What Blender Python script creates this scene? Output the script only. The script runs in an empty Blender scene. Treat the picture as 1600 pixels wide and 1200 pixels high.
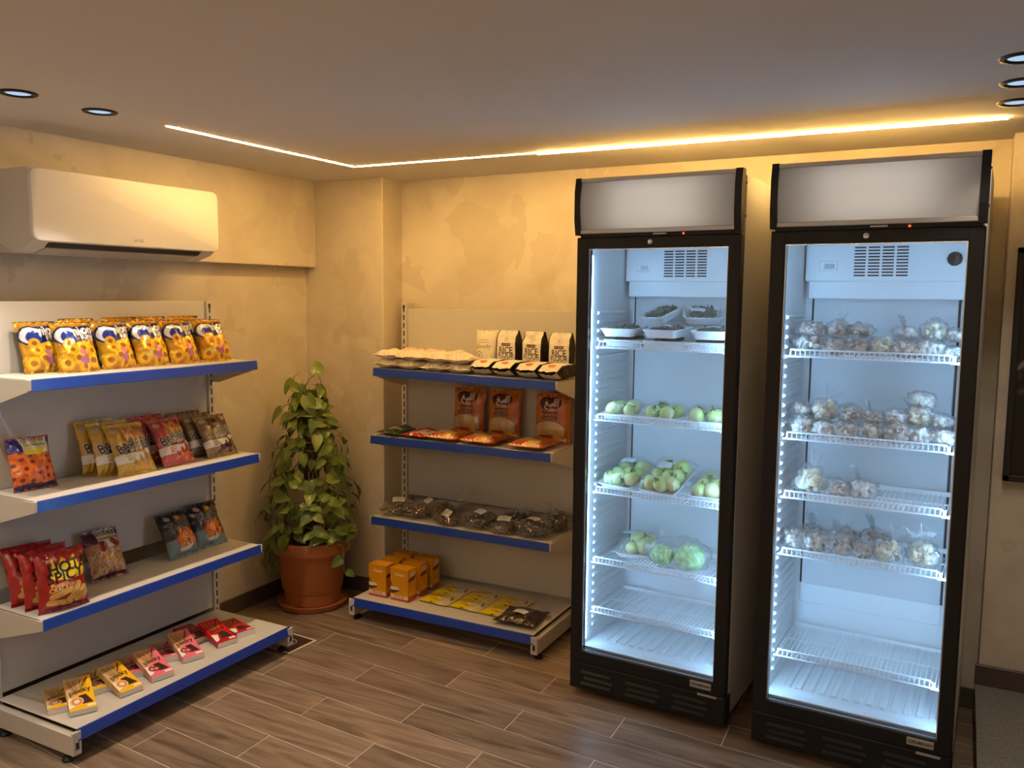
import bpy, bmesh, math, random
import numpy as np
from mathutils import Vector, Matrix, noise as mnoise

sc = bpy.context.scene
COL = sc.collection
R = math.radians

# ------------------------------------------------------------------ camera, light, exposure
cam_d = bpy.data.cameras.new('camera'); cam = bpy.data.objects.new('camera', cam_d); COL.objects.link(cam)
cam_d.sensor_fit = 'HORIZONTAL'; cam_d.sensor_width = 36.0; cam_d.lens = 1333.65 / 1600 * 36.0
cam_d.clip_start = 0.02
cam.matrix_world = Matrix(((0.884542, -0.05676, 0.462994, 0.0),
                           (0.466361, 0.087059, -0.8803, 0.0),
                           (0.009658, 0.994585, 0.103478, 1.55),
                           (0, 0, 0, 1)))
sc.camera = cam
w = bpy.data.worlds.new('world'); sc.world = w; w.use_nodes = True
w.node_tree.nodes['Background'].inputs[0].default_value = (0.05, 0.05, 0.06, 1)
w.node_tree.nodes['Background'].inputs[1].default_value = 0.2
sc.view_settings.view_transform = 'Standard'; sc.view_settings.look = 'None'
sc.view_settings.gamma = 1.0; sc.view_settings.use_curve_mapping = False
sc.view_settings.exposure = 0.62
LED_STRENGTH = 90.0
LED_COLOR = (1.0, 0.575, 0.165)
FILL_LED_STRENGTH = 58.0
SPOT_POWER = 17.0
SPOT_COLOR = (1.0, 0.86, 0.70)
LENS_COLOR = (0.55, 0.75, 1.0)
TUBE_STRENGTH = 36.0
TUBE_COLOR = (0.36, 0.68, 1.05)
try:
    sc.cycles.use_denoising = True
    sc.cycles.use_light_tree = False; sc.cycles.max_bounces = 5; sc.cycles.diffuse_bounces = 4; sc.cycles.glossy_bounces = 2; sc.cycles.adaptive_threshold = 0.04
    sc.cycles.transparent_max_bounces = 12; sc.cycles.sample_clamp_indirect = 4.0
    sc.cycles.caustics_reflective = False; sc.cycles.caustics_refractive = False
except Exception:
    pass

# ------------------------------------------------------------------ materials
MATS = {}
def mat(name, col=(.5, .5, .5), rough=.5, metal=0.0, spec=.5, var=None, bump=None, coat=0.0, emit=None, attr=None, objrand=None, sss=0.0):
    if name in MATS: return MATS[name]
    m = bpy.data.materials.new(name); m.use_nodes = True; MATS[name] = m
    nt = m.node_tree; N = nt.nodes; L = nt.links; b = N['Principled BSDF']
    b.inputs['Base Color'].default_value = (*col, 1); b.inputs['Roughness'].default_value = rough
    b.inputs['Metallic'].default_value = metal; b.inputs['Specular IOR Level'].default_value = spec
    b.inputs['Coat Weight'].default_value = coat; b.inputs['Coat Roughness'].default_value = .12
    tc = N.new('ShaderNodeTexCoord')
    src = None
    if attr:
        a = N.new('ShaderNodeAttribute'); a.attribute_name = attr; src = a.outputs['Color']
    if var:                      # (scale, second colour)
        n = N.new('ShaderNodeTexNoise'); n.inputs['Scale'].default_value = var[0]; n.inputs['Detail'].default_value = 5
        L.new(tc.outputs['Object'], n.inputs['Vector'])
        mx = N.new('ShaderNodeMix'); mx.data_type = 'RGBA'
        rmp = N.new('ShaderNodeMapRange'); rmp.inputs[1].default_value = .32; rmp.inputs[2].default_value = .68
        L.new(n.outputs['Fac'], rmp.inputs[0]); L.new(rmp.outputs[0], mx.inputs[0])
        mx.inputs[6].default_value = (*col, 1); mx.inputs[7].default_value = (*var[1], 1)
        if src: L.new(src, mx.inputs[6])
        src = mx.outputs[2]
    if objrand:                  # second colour mixed in by each object's own random value
        oi = N.new('ShaderNodeObjectInfo'); mx = N.new('ShaderNodeMix'); mx.data_type = 'RGBA'
        L.new(oi.outputs['Random'], mx.inputs[0]); mx.inputs[6].default_value = (*col, 1); mx.inputs[7].default_value = (*objrand, 1)
        if src: L.new(src, mx.inputs[6])
        src = mx.outputs[2]
    if src: L.new(src, b.inputs['Base Color'])
    if bump:                     # (scale, strength, distance)
        n = N.new('ShaderNodeTexNoise'); n.inputs['Scale'].default_value = bump[0]; n.inputs['Detail'].default_value = 4
        L.new(tc.outputs['Object'], n.inputs['Vector'])
        bp = N.new('ShaderNodeBump'); bp.inputs['Strength'].default_value = bump[1]
        bp.inputs['Distance'].default_value = bump[2] if len(bump) > 2 else .01
        L.new(n.outputs['Fac'], bp.inputs['Height']); L.new(bp.outputs['Normal'], b.inputs['Normal'])
    if emit:
        b.inputs['Emission Color'].default_value = (*emit[0], 1); b.inputs['Emission Strength'].default_value = emit[1]
    if sss:
        b.inputs['Subsurface Weight'].default_value = sss; b.inputs['Subsurface Radius'].default_value = (.01, .012, .006)
    return m

def plaster(name, c1, c2, c3):
    m = bpy.data.materials.new(name); m.use_nodes = True; MATS[name] = m
    nt = m.node_tree; N = nt.nodes; L = nt.links; b = N['Principled BSDF']
    tc = N.new('ShaderNodeTexCoord')
    big = N.new('ShaderNodeTexNoise'); big.inputs['Scale'].default_value = 2.2; big.inputs['Detail'].default_value = 6
    big.inputs['Distortion'].default_value = 1.6
    vor = N.new('ShaderNodeTexVoronoi'); vor.inputs['Scale'].default_value = 5.0; vor.feature = 'F1'
    dn = N.new('ShaderNodeTexNoise'); dn.inputs['Scale'].default_value = 4.0; dn.inputs['Detail'].default_value = 5
    add = N.new('ShaderNodeMix'); add.data_type = 'RGBA'; add.blend_type = 'ADD'; add.inputs[0].default_value = .55
    L.new(tc.outputs['Object'], big.inputs['Vector']); L.new(tc.outputs['Object'], dn.inputs['Vector'])
    L.new(tc.outputs['Object'], add.inputs[6]); L.new(dn.outputs['Color'], add.inputs[7]); L.new(add.outputs[2], vor.inputs['Vector'])
    r1 = N.new('ShaderNodeMapRange'); r1.inputs[1].default_value = .35; r1.inputs[2].default_value = .65
    L.new(big.outputs['Fac'], r1.inputs[0])
    m1 = N.new('ShaderNodeMix'); m1.data_type = 'RGBA'; m1.inputs[6].default_value = (*c1, 1); m1.inputs[7].default_value = (*c2, 1)
    L.new(r1.outputs[0], m1.inputs[0])
    sep = N.new('ShaderNodeSeparateColor'); L.new(vor.outputs['Color'], sep.inputs[0])
    r2 = N.new('ShaderNodeMapRange'); r2.inputs[1].default_value = .55; r2.inputs[2].default_value = 1.0; r2.inputs[4].default_value = .55
    L.new(sep.outputs[0], r2.inputs[0])
    m2 = N.new('ShaderNodeMix'); m2.data_type = 'RGBA'; m2.inputs[7].default_value = (*c3, 1)
    L.new(r2.outputs[0], m2.inputs[0]); L.new(m1.outputs[2], m2.inputs[6]); L.new(m2.outputs[2], b.inputs['Base Color'])
    b.inputs['Roughness'].default_value = .55; b.inputs['Specular IOR Level'].default_value = .35
    bp = N.new('ShaderNodeBump'); bp.inputs['Strength'].default_value = .25; bp.inputs['Distance'].default_value = .004
    L.new(sep.outputs[0], bp.inputs['Height']); L.new(bp.outputs['Normal'], b.inputs['Normal'])
    return m

def plank_mat():
    m = bpy.data.materials.new('wood_look_tile'); m.use_nodes = True; MATS['plank'] = m
    nt = m.node_tree; N = nt.nodes; L = nt.links; b = N['Principled BSDF']
    tc = N.new('ShaderNodeTexCoord'); oi = N.new('ShaderNodeObjectInfo')
    mp = N.new('ShaderNodeMapping'); mp.inputs['Scale'].default_value = (1.6, 16, 1)
    mul = N.new('ShaderNodeVectorMath'); mul.operation = 'SCALE'; mul.inputs['Scale'].default_value = 37.0
    cmb = N.new('ShaderNodeCombineXYZ'); L.new(oi.outputs['Random'], cmb.inputs[0]); L.new(oi.outputs['Random'], cmb.inputs[1])
    L.new(cmb.outputs[0], mul.inputs[0]); L.new(mul.outputs[0], mp.inputs['Location']); L.new(tc.outputs['Object'], mp.inputs['Vector'])
    n = N.new('ShaderNodeTexNoise'); n.inputs['Scale'].default_value = 1.6; n.inputs['Detail'].default_value = 7; n.inputs['Distortion'].default_value = 1.1
    L.new(mp.outputs[0], n.inputs['Vector'])
    cr = N.new('ShaderNodeValToRGB'); L.new(n.outputs['Fac'], cr.inputs[0])
    e = cr.color_ramp.elements; e[0].position = .28; e[0].color = (.12, .080, .054, 1); e[1].position = .72; e[1].color = (.33, .240, .172, 1)
    k = cr.color_ramp.elements.new(.5); k.color = (.235, .166, .116, 1)
    hv = N.new('ShaderNodeHueSaturation'); rv = N.new('ShaderNodeMapRange'); rv.inputs[3].default_value = .82; rv.inputs[4].default_value = 1.18
    L.new(oi.outputs['Random'], rv.inputs[0]); L.new(rv.outputs[0], hv.inputs['Value']); L.new(cr.outputs[0], hv.inputs['Color'])
    L.new(hv.outputs[0], b.inputs['Base Color']); b.inputs['Roughness'].default_value = .38; b.inputs['Specular IOR Level'].default_value = .4
    bp = N.new('ShaderNodeBump'); bp.inputs['Strength'].default_value = .15; bp.inputs['Distance'].default_value = .002
    L.new(n.outputs['Fac'], bp.inputs['Height']); L.new(bp.outputs['Normal'], b.inputs['Normal'])
    return m

def glassy(name, tint=(1, 1, 1), haze=0.0, rough=.03, ior=1.45, bump=None, gain=1.0):
    """thin clear film or pane: see-through, with a Fresnel reflection and a little milky haze"""
    m = bpy.data.materials.new(name); m.use_nodes = True; MATS[name] = m
    nt = m.node_tree; N = nt.nodes; L = nt.links
    for n in list(N):
        if n.type != 'OUTPUT_MATERIAL': N.remove(n)
    out = N['Material Output']
    tr = N.new('ShaderNodeBsdfTransparent'); tr.inputs[0].default_value = (*tint, 1)
    gl = N.new('ShaderNodeBsdfGlossy'); gl.inputs['Roughness'].default_value = rough; gl.inputs[0].default_value = (1, 1, 1, 1)
    df = N.new('ShaderNodeBsdfDiffuse'); df.inputs[0].default_value = (.85, .87, .88, 1)
    fr = N.new('ShaderNodeLayerWeight'); fr.inputs['Blend'].default_value = .5      # Schlick reflectance, the same from both sides of a thin sheet
    pw = N.new('ShaderNodeMath'); pw.operation = 'POWER'; pw.inputs[1].default_value = 5.0; L.new(fr.outputs['Facing'], pw.inputs[0])
    f0 = ((ior - 1) / (ior + 1)) ** 2
    ma = N.new('ShaderNodeMath'); ma.operation = 'MULTIPLY_ADD'; ma.inputs[1].default_value = 1 - f0; ma.inputs[2].default_value = f0 * 2; L.new(pw.outputs[0], ma.inputs[0])
    mu = N.new('ShaderNodeMath'); mu.operation = 'MULTIPLY'; mu.inputs[1].default_value = gain; mu.use_clamp = True
    L.new(ma.outputs[0], mu.inputs[0])
    m1 = N.new('ShaderNodeMixShader'); m1.inputs[0].default_value = haze
    L.new(tr.outputs[0], m1.inputs[1]); L.new(df.outputs[0], m1.inputs[2])
    m2 = N.new('ShaderNodeMixShader'); L.new(mu.outputs[0], m2.inputs[0]); L.new(m1.outputs[0], m2.inputs[1]); L.new(gl.outputs[0], m2.inputs[2])
    L.new(m2.outputs[0], out.inputs['Surface'])
    if bump:
        tc = N.new('ShaderNodeTexCoord'); n = N.new('ShaderNodeTexNoise'); n.inputs['Scale'].default_value = bump[0]; n.inputs['Detail'].default_value = 3
        n.inputs['Distortion'].default_value = 1.0
        L.new(tc.outputs['Object'], n.inputs['Vector']); bp = N.new('ShaderNodeBump'); bp.inputs['Strength'].default_value = bump[1]; bp.inputs['Distance'].default_value = .01
        L.new(n.outputs['Fac'], bp.inputs['Height']); L.new(bp.outputs['Normal'], gl.inputs['Normal']); L.new(bp.outputs['Normal'], fr.inputs['Normal'])
    return m

def emission(name, col, s):
    m = bpy.data.materials.new(name); m.use_nodes = True; MATS[name] = m
    N = m.node_tree.nodes; L = m.node_tree.links; N.remove(N['Principled BSDF'])
    e = N.new('ShaderNodeEmission'); e.inputs[0].default_value = (*col, 1); e.inputs[1].default_value = s
    L.new(e.outputs[0], N['Material Output'].inputs['Surface']); return m

M_WALL = plaster('venetian_plaster', (.64, .565, .455), (.74, .665, .55), (.56, .485, .38))
M_CEIL = mat('ceiling_paint', (.80, .775, .745), .8, var=(1.5, (.77, .745, .715)))
M_PLANK = plank_mat()
M_GROUT = mat('grout', (.66, .58, .49), .9, var=(20, (.58, .50, .42)))
M_SKIRT = mat('dark_skirting_tile', (.075, .055, .047), .4, var=(9, (.11, .08, .068)))
M_GRANITE = mat('grey_granite', (.16, .16, .15), .35, var=(120, (.28, .28, .26)), bump=(150, .1, .002))
M_BLACK = mat('black_plastic', (.010, .010, .011), .42, spec=.35)
M_BLACKM = mat('black_matte', (.02, .018, .016), .6)
M_WHITEP = mat('white_enamel', (.74, .73, .72), .35, var=(3, (.70, .69, .68)))
M_CREAM = mat('cream_shelf_enamel', (.62, .585, .53), .42, var=(2.5, (.585, .55, .50)))
M_BLUE = mat('blue_price_strip', (.012, .055, .42), .3, coat=.3)
M_LINER = mat('fridge_liner', (.80, .82, .83), .35)
M_FBACK = mat('fridge_back_panel', (.66, .68, .69), .45, var=(1.2, (.60, .62, .63)))
M_HEADER = mat('header_panel', (.66, .645, .63), .3, var=(.8, (.62, .61, .60)))
tl_ = M_HEADER.node_tree; tb_ = tl_.nodes.new('ShaderNodeBsdfTranslucent'); tb_.inputs[0].default_value = (.72, .70, .67, 1); ms_ = tl_.nodes.new('ShaderNodeMixShader'); ms_.inputs[0].default_value = .5
tl_.links.new(tl_.nodes['Principled BSDF'].outputs[0], ms_.inputs[1]); tl_.links.new(tb_.outputs[0], ms_.inputs[2]); tl_.links.new(ms_.outputs[0], tl_.nodes['Material Output'].inputs['Surface'])
M_ALU = mat('aluminium', (.52, .50, .48), .35, .6)
M_CHROME = mat('chrome', (.8, .8, .8), .15, 1.0)
M_WIRE = mat('white_wire', (.86, .88, .90), .3)
M_TERRA = mat('terracotta_plastic', (.46, .150, .050), .5, var=(6, (.40, .13, .042)))
M_SOIL = mat('soil', (.03, .02, .014), .95, var=(40, (.06, .04, .03)), bump=(60, .8, .01))
M_COIR = mat('coir_pole', (.075, .045, .025), .95, var=(60, (.13, .08, .045)), bump=(90, 1.0, .01))
M_LEAF = mat('pothos_leaf', (.060, .125, .018), .35, var=(14, (.15, .22, .035)), objrand=(.20, .26, .05), coat=.15)
M_VINE = mat('pothos_stem', (.17, .21, .06), .5)
M_ACW = mat('ac_white', (.80, .775, .75), .35)
M_ACG = mat('ac_underside', (.50, .48, .46), .45)
M_GLASS = glassy('door_glass', (.97, .985, 1.0), 0.0, .02, 1.45, gain=.55)
M_FILM = glassy('clear_film', (.99, .99, .99), .085, .10, 1.45, bump=(42, .7), gain=.95)
M_HFILM = glassy('herb_film', (.98, .975, .97), .02, .06, 1.5, bump=(42, 1.0), gain=1.7)
M_CLING = glassy('cling_film', (.99, .99, .99), .04, .08, 1.45, bump=(30, .5), gain=.7)
M_PAPER = mat('label_paper', (.82, .82, .82), .6)
M_FOAM = mat('white_foam', (.85, .86, .86), .6)
M_FOIL = mat('printed_foil', attr='print', rough=.30, spec=.6, coat=.35, bump=(28, .35, .006))
M_GOLDFOIL = mat('gold_foil', attr='print', rough=.27, metal=.35, spec=.6, coat=.35, bump=(26, .5, .008))
M_PRINT = mat('printed_card', attr='print', rough=.4, spec=.4)
M_PAPERBAG = mat('printed_paper', attr='print', rough=.55, spec=.35, bump=(30, .4, .006))
M_LUMP = mat('produce', attr='print', rough=.55, spec=.3)
M_LENS = emission('downlight_lens', LENS_COLOR, .55)
M_LED = emission('led_diffuser', LED_COLOR, LED_STRENGTH)
M_TUBE = emission('fridge_tube', TUBE_COLOR, TUBE_STRENGTH)
M_HTUBE = emission('header_lamp', (1.0, .93, .86), 5.0)
M_RED = mat('red_indicator', (.5, .02, .02), .3, emit=((1, .05, .02), 2.5))
for m_ in (M_LENS, M_RED): m_.cycles.emission_sampling = 'NONE'

# ------------------------------------------------------------------ mesh helpers
class MB:
    def __init__(s): s.v = []; s.f = []; s.m = []
    def add(s, vs, fs, mi=0):
        o = len(s.v); s.v += [tuple(p) for p in vs]; s.f += [tuple(i + o for i in q) for q in fs]; s.m += [mi] * len(fs); return s
    def box(s, x0, x1, y0, y1, z0, z1, mi=0):
        return s.add([(x0, y0, z0), (x1, y0, z0), (x1, y1, z0), (x0, y1, z0), (x0, y0, z1), (x1, y0, z1), (x1, y1, z1), (x0, y1, z1)],
                     [(3, 2, 1, 0), (4, 5, 6, 7), (0, 1, 5, 4), (1, 2, 6, 5), (2, 3, 7, 6), (3, 0, 4, 7)], mi)
    def rbox(s, x0, x1, y0, y1, z0, z1, r=.004, seg=2, mi=0):
        bm = bmesh.new(); bmesh.ops.create_cube(bm, size=1)
        for v in bm.verts:
            v.co = Vector(((x0 + x1) / 2 + v.co.x * (x1 - x0), (y0 + y1) / 2 + v.co.y * (y1 - y0), (z0 + z1) / 2 + v.co.z * (z1 - z0)))
        bmesh.ops.bevel(bm, geom=bm.edges[:], offset=r, segments=seg, profile=.5, affect='EDGES')
        bm.verts.index_update()
        s.add([v.co[:] for v in bm.verts], [[v.index for v in f.verts] for f in bm.faces], mi); bm.free(); return s
    def tube(s, pts, r, n=6, mi=0, caps=True, taper=None):
        pts = [Vector(p) for p in pts]; rings = []; prev = None
        for i, p in enumerate(pts):
            d = (pts[min(i + 1, len(pts) - 1)] - pts[max(i - 1, 0)]).normalized()
            a = prev if prev is not None else (Vector((0, 0, 1)) if abs(d.z) < .9 else Vector((1, 0, 0)))
            a = (a - d * a.dot(d)); a = a.normalized() if a.length > 1e-6 else d.orthogonal().normalized()
            prev = a; b = d.cross(a); rr = r * (taper[i] if taper else 1)
            rings.append([p + a * math.cos(t) * rr + b * math.sin(t) * rr for t in [2 * math.pi * k / n for k in range(n)]])
        vs = [q for g in rings for q in g]; fs = []
        for i in range(len(pts) - 1):
            for k in range(n):
                fs.append((i * n + k, i * n + (k + 1) % n, (i + 1) * n + (k + 1) % n, (i + 1) * n + k))
        if caps: fs.append(tuple(reversed(range(n)))); fs.append(tuple(range((len(pts) - 1) * n, len(pts) * n)))
        return s.add(vs, fs, mi)
    def lathe(s, prof, n=32, cx=0, cy=0, mi=0):
        vs = []; fs = []
        for r, z in prof: vs += [(cx + r * math.cos(2 * math.pi * k / n), cy + r * math.sin(2 * math.pi * k / n), z) for k in range(n)]
        for i in range(len(prof) - 1):
            for k in range(n): fs.append((i * n + k, i * n + (k + 1) % n, (i + 1) * n + (k + 1) % n, (i + 1) * n + k))
        return s.add(vs, fs, mi)
    def prism(s, poly, axis, a, b, mi=0):
        """poly of 2-D points extruded along axis ('x': poly is (y,z); 'y': (x,z); 'z': (x,y))"""
        def P(q, t): return {'x': (t, q[0], q[1]), 'y': (q[0], t, q[1]), 'z': (q[0], q[1], t)}[axis]
        n = len(poly); vs = [P(q, a) for q in poly] + [P(q, b) for q in poly]
        fs = [tuple(range(n)), tuple(reversed(range(n, 2 * n)))] + [(i, i + n, (i + 1) % n + n, (i + 1) % n) for i in range(n)]
        return s.add(vs, fs, mi)
    def mesh(s, name, mats, smooth=False):
        me = bpy.data.meshes.new(name); me.from_pydata(s.v, [], s.f)
        for m in (mats if isinstance(mats, (list, tuple)) else [mats]): me.materials.append(m)
        me.polygons.foreach_set('material_index', s.m)
        bm = bmesh.new(); bm.from_mesh(me); bmesh.ops.recalc_face_normals(bm, faces=bm.faces[:]); bm.to_mesh(me); bm.free()
        if smooth is True: me.polygons.foreach_set('use_smooth', [True] * len(me.polygons))
        elif smooth:
            me.polygons.foreach_set('use_smooth', [True] * len(me.polygons)); me.set_sharp_from_angle(angle=R(smooth))
        me.update(); return me
    def build(s, name, mats, parent=None, smooth=False):
        return link(name, s.mesh(name, mats, smooth), parent)

def link(name, me, parent=None):
    o = bpy.data.objects.new(name, me); COL.objects.link(o)
    if parent is not None: o.parent = parent
    return o
def tag(o, label=None, cat=None, group=None, kind=None):
    if label: o['label'] = label
    if cat: o['category'] = cat
    if group: o['group'] = group
    if kind: o['kind'] = kind
    return o
def thing(name, label, cat, loc=(0, 0, 0), rz=0, group=None):
    o = bpy.data.objects.new(name, None); COL.objects.link(o); o.location = loc; o.rotation_euler = (0, 0, rz); o.empty_display_size = .05
    return tag(o, label, cat, group)
def copy_tree(o, parent=None):
    c = o.copy(); COL.objects.link(c)
    if parent is not None: c.parent = parent
    for ch in [x for x in o.children]: copy_tree(ch, c)
    return c
def struct(o): o['kind'] = 'structure'; return o
def place(o, loc, rz=0.0, tilt=0.0, roll=0.0):
    o.rotation_euler = (Matrix.Rotation(rz, 3, 'Z') @ Matrix.Rotation(tilt, 3, 'X') @ Matrix.Rotation(roll, 3, 'Y')).to_euler(); o.location = loc; return o
ORD = ['first', 'second', 'third', 'fourth', 'fifth', 'sixth', 'seventh', 'eighth', 'ninth', 'tenth', 'eleventh', 'twelfth']

def text_mesh(body, size=1.0, offset=0.0, extrude=0.0, shear=0.0):
    cu = bpy.data.curves.new('txt', 'FONT'); cu.body = body; cu.size = size; cu.offset = offset; cu.extrude = extrude; cu.shear = shear
    cu.align_x = 'CENTER'; cu.align_y = 'CENTER'; cu.fill_mode = 'FRONT' if not extrude else 'BOTH'; cu.resolution_u = 3
    ob = bpy.data.objects.new('txt', cu); COL.objects.link(ob)
    me = bpy.data.meshes.new_from_object(ob.evaluated_get(bpy.context.evaluated_depsgraph_get()))
    bpy.data.objects.remove(ob); bpy.data.curves.remove(cu); return me
def lettering(body, size, m, parent, mtx, extrude=.0004, offset=0.0):
    me = text_mesh(body, size, offset, extrude); me.transform(mtx); me.materials.clear(); me.materials.append(m)
    return link('lettering', me, parent)

# ------------------------------------------------------------------ flat print, drawn into a colour grid
_tcache = {}
def text_tris(body, bold):
    k = (body, bold)
    if k not in _tcache:
        me = text_mesh(body, 1.0, bold); me.calc_loop_triangles()
        v = np.array([p.co[:2] for p in me.vertices]); t = np.array([q.vertices[:] for q in me.loop_triangles])
        bpy.data.meshes.remove(me); _tcache[k] = v[t] if len(t) else np.zeros((0, 3, 2))
    return _tcache[k]
class Canvas:
    SS = 2
    def __init__(s, w, h, col):
        s.w, s.h = w, h; s.a = np.zeros((h * s.SS, w * s.SS, 3)); s.a[:] = col
        s.Y, s.X = np.mgrid[0:h * s.SS, 0:w * s.SS]; s.X = (s.X + .5) / (w * s.SS); s.Y = (s.Y + .5) / (h * s.SS); s.asp = h / w
    def put(s, m, col, a=1.0): s.a[m] = s.a[m] * (1 - a) + np.array(col) * a
    def rect(s, x0, y0, x1, y1, col, a=1.0): s.put((s.X >= x0) & (s.X < x1) & (s.Y >= y0) & (s.Y < y1), col, a); return s
    def ell(s, cx, cy, rx, ry, col, rot=0, ring=None, a=1.0):
        dx = s.X - cx; dy = (s.Y - cy) * s.asp; c, q = math.cos(R(rot)), math.sin(R(rot))
        u = (dx * c + dy * q) / rx; v = (-dx * q + dy * c) / (ry * s.asp); d = u * u + v * v
        m = d < 1
        if ring: m &= d > ring * ring
        s.put(m, col, a); return s
    def poly(s, pts, col, a=1.0):
        ins = np.zeros(s.X.shape, bool); n = len(pts)
        for i in range(n):
            x0, y0 = pts[i]; x1, y1 = pts[(i + 1) % n]
            if y0 == y1: continue
            c = ((y0 > s.Y) != (y1 > s.Y)) & (s.X < (x1 - x0) * (s.Y - y0) / (y1 - y0) + x0); ins ^= c
        s.put(ins, col, a); return s
    def stroke(s, pts, wd, col):
        for (x0, y0), (x1, y1) in zip(pts, pts[1:]):
            dx, dy = x1 - x0, (y1 - y0) * s.asp; L2 = dx * dx + dy * dy + 1e-12
            t = np.clip(((s.X - x0) * dx + (s.Y - y0) * s.asp * dy) / L2, 0, 1)
            d = np.hypot(s.X - x0 - t * dx, (s.Y - y0) * s.asp - t * dy); s.put(d < wd / 2, col)
        return s
    def text(s, body, cx, cy, size, col, rot=0, bold=0.0, sx=1.0):
        t = text_tris(body, bold).copy()
        if not len(t): return s
        c, q = math.cos(R(rot)), math.sin(R(rot)); x = t[..., 0] * size * sx; y = t[..., 1] * size
        X = cx + x * c - y * q; Y = cy - (x * q + y * c) / s.asp
        H, W = s.X.shape; m = np.zeros((H, W), bool)
        for tx, ty in zip(X, Y):
            i0, i1 = max(0, int(tx.min() * W) - 1), min(W, int(tx.max() * W) + 2); j0, j1 = max(0, int(ty.min() * H) - 1), min(H, int(ty.max() * H) + 2)
            if i0 >= i1 or j0 >= j1: continue
            px = s.X[j0:j1, i0:i1]; py = s.Y[j0:j1, i0:i1]
            d1 = (px - tx[1]) * (ty[0] - ty[1]) - (tx[0] - tx[1]) * (py - ty[1])
            d2 = (px - tx[2]) * (ty[1] - ty[2]) - (tx[1] - tx[2]) * (py - ty[2])
            d3 = (px - tx[0]) * (ty[2] - ty[0]) - (tx[2] - tx[0]) * (py - ty[0])
            m[j0:j1, i0:i1] |= ~(((d1 < 0) | (d2 < 0) | (d3 < 0)) & ((d1 > 0) | (d2 > 0) | (d3 > 0)))
        s.put(m, col); return s
    def pix(s):
        k = s.SS; return s.a.reshape(s.h, k, s.w, k, 3).mean((1, 3))
def srgb(r, g, b):
    f = lambda c: ((c / 255 + .055) / 1.055) ** 2.4 if c > 10 else c / 255 / 12.92
    return (f(r), f(g), f(b))

def grid_mesh(name, P, cols, m, extra=None, smooth=True):
    """P: (nv,nu,3) array, cols: (nv,nu,3); extra: list of (P, cols) further grids"""
    vs = []; fs = []; cs = []
    for (Q, c) in [(P, cols)] + (extra or []):
        o = len(vs); nv, nu = Q.shape[:2]; vs += Q.reshape(-1, 3).tolist(); cs.append(np.broadcast_to(c, Q.shape).reshape(-1, 3))
        for j in range(nv - 1):
            for i in range(nu - 1):
                a = o + j * nu + i; fs.append((a, a + 1, a + nu + 1, a + nu))
    me = bpy.data.meshes.new(name); me.from_pydata(vs, [], fs); me.materials.append(m)
    at = me.color_attributes.new('print', 'FLOAT_COLOR', 'POINT'); c = np.concatenate(cs); c = np.concatenate([c, np.ones((len(c), 1))], 1)
    at.data.foreach_set('color', c.astype(np.float32).ravel())
    if smooth: me.polygons.foreach_set('use_smooth', [True] * len(me.polygons))
    me.update(); return me

def fnoise(x, y, seed): return mnoise.noise(Vector((x, y, seed * 7.31)))
def pillow(name, w, h, t, cv, back, m, seed=0, seal=.05, wr=.0048, waist=.085, backpuff=.8, slump=0.0):
    """heat-sealed pouch: front towards -Y, bottom seal at z=0"""
    def surf(nu, nv, side):
        P = np.zeros((nv, nu, 3))
        for j in range(nv):
            v = j / (nv - 1); e = min(v, 1 - v)
            sv = 0.0 if e < seal else min(1.0, (e - seal) / .27); sv = math.sin(sv * math.pi / 2) ** .75
            vb = sv * (1.0 + slump * (0.5 - v))
            hw = w / 2 * (1 - waist * math.sin(math.pi * v) ** .7)
            for i in range(nu):
                u = i / (nu - 1) * 2 - 1
                T = t / 2 * vb * max(0, 1 - abs(u) ** 2.3) ** .62
                k = math.exp(-(e - seal) * 9) if e > seal else .25
                rip = wr * (math.sin(u * 17 + seed * 3 + fnoise(u * 2, v * 3, seed) * 4) * k * (1 - abs(u) ** 4) + 1.6 * fnoise(u * 2.6 + seed, v * 3.4, seed + .5) * sv)
                seg = .0012 * math.sin(v * 420) if e < seal else 0
                y = side * (T * (1 if side < 0 else backpuff)) + (rip if side < 0 else -rip * .5) * min(1, (1 - abs(u)) * 12) + seg
                bend = .006 * fnoise(u * 1.2, v * 8 + 3, seed + 2) * (1 if e < seal * 1.5 else 0)
                P[j, i] = (u * hw + wr * .6 * fnoise(v * 9, 0, seed + side), y + bend, v * h)
        return P
    c = cv.pix()[::-1]; F = surf(cv.w, cv.h, -1); B = surf(14, 18, 1)[:, ::-1]
    return grid_mesh(name, F, c, m, [(B, np.array(back))])

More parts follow.
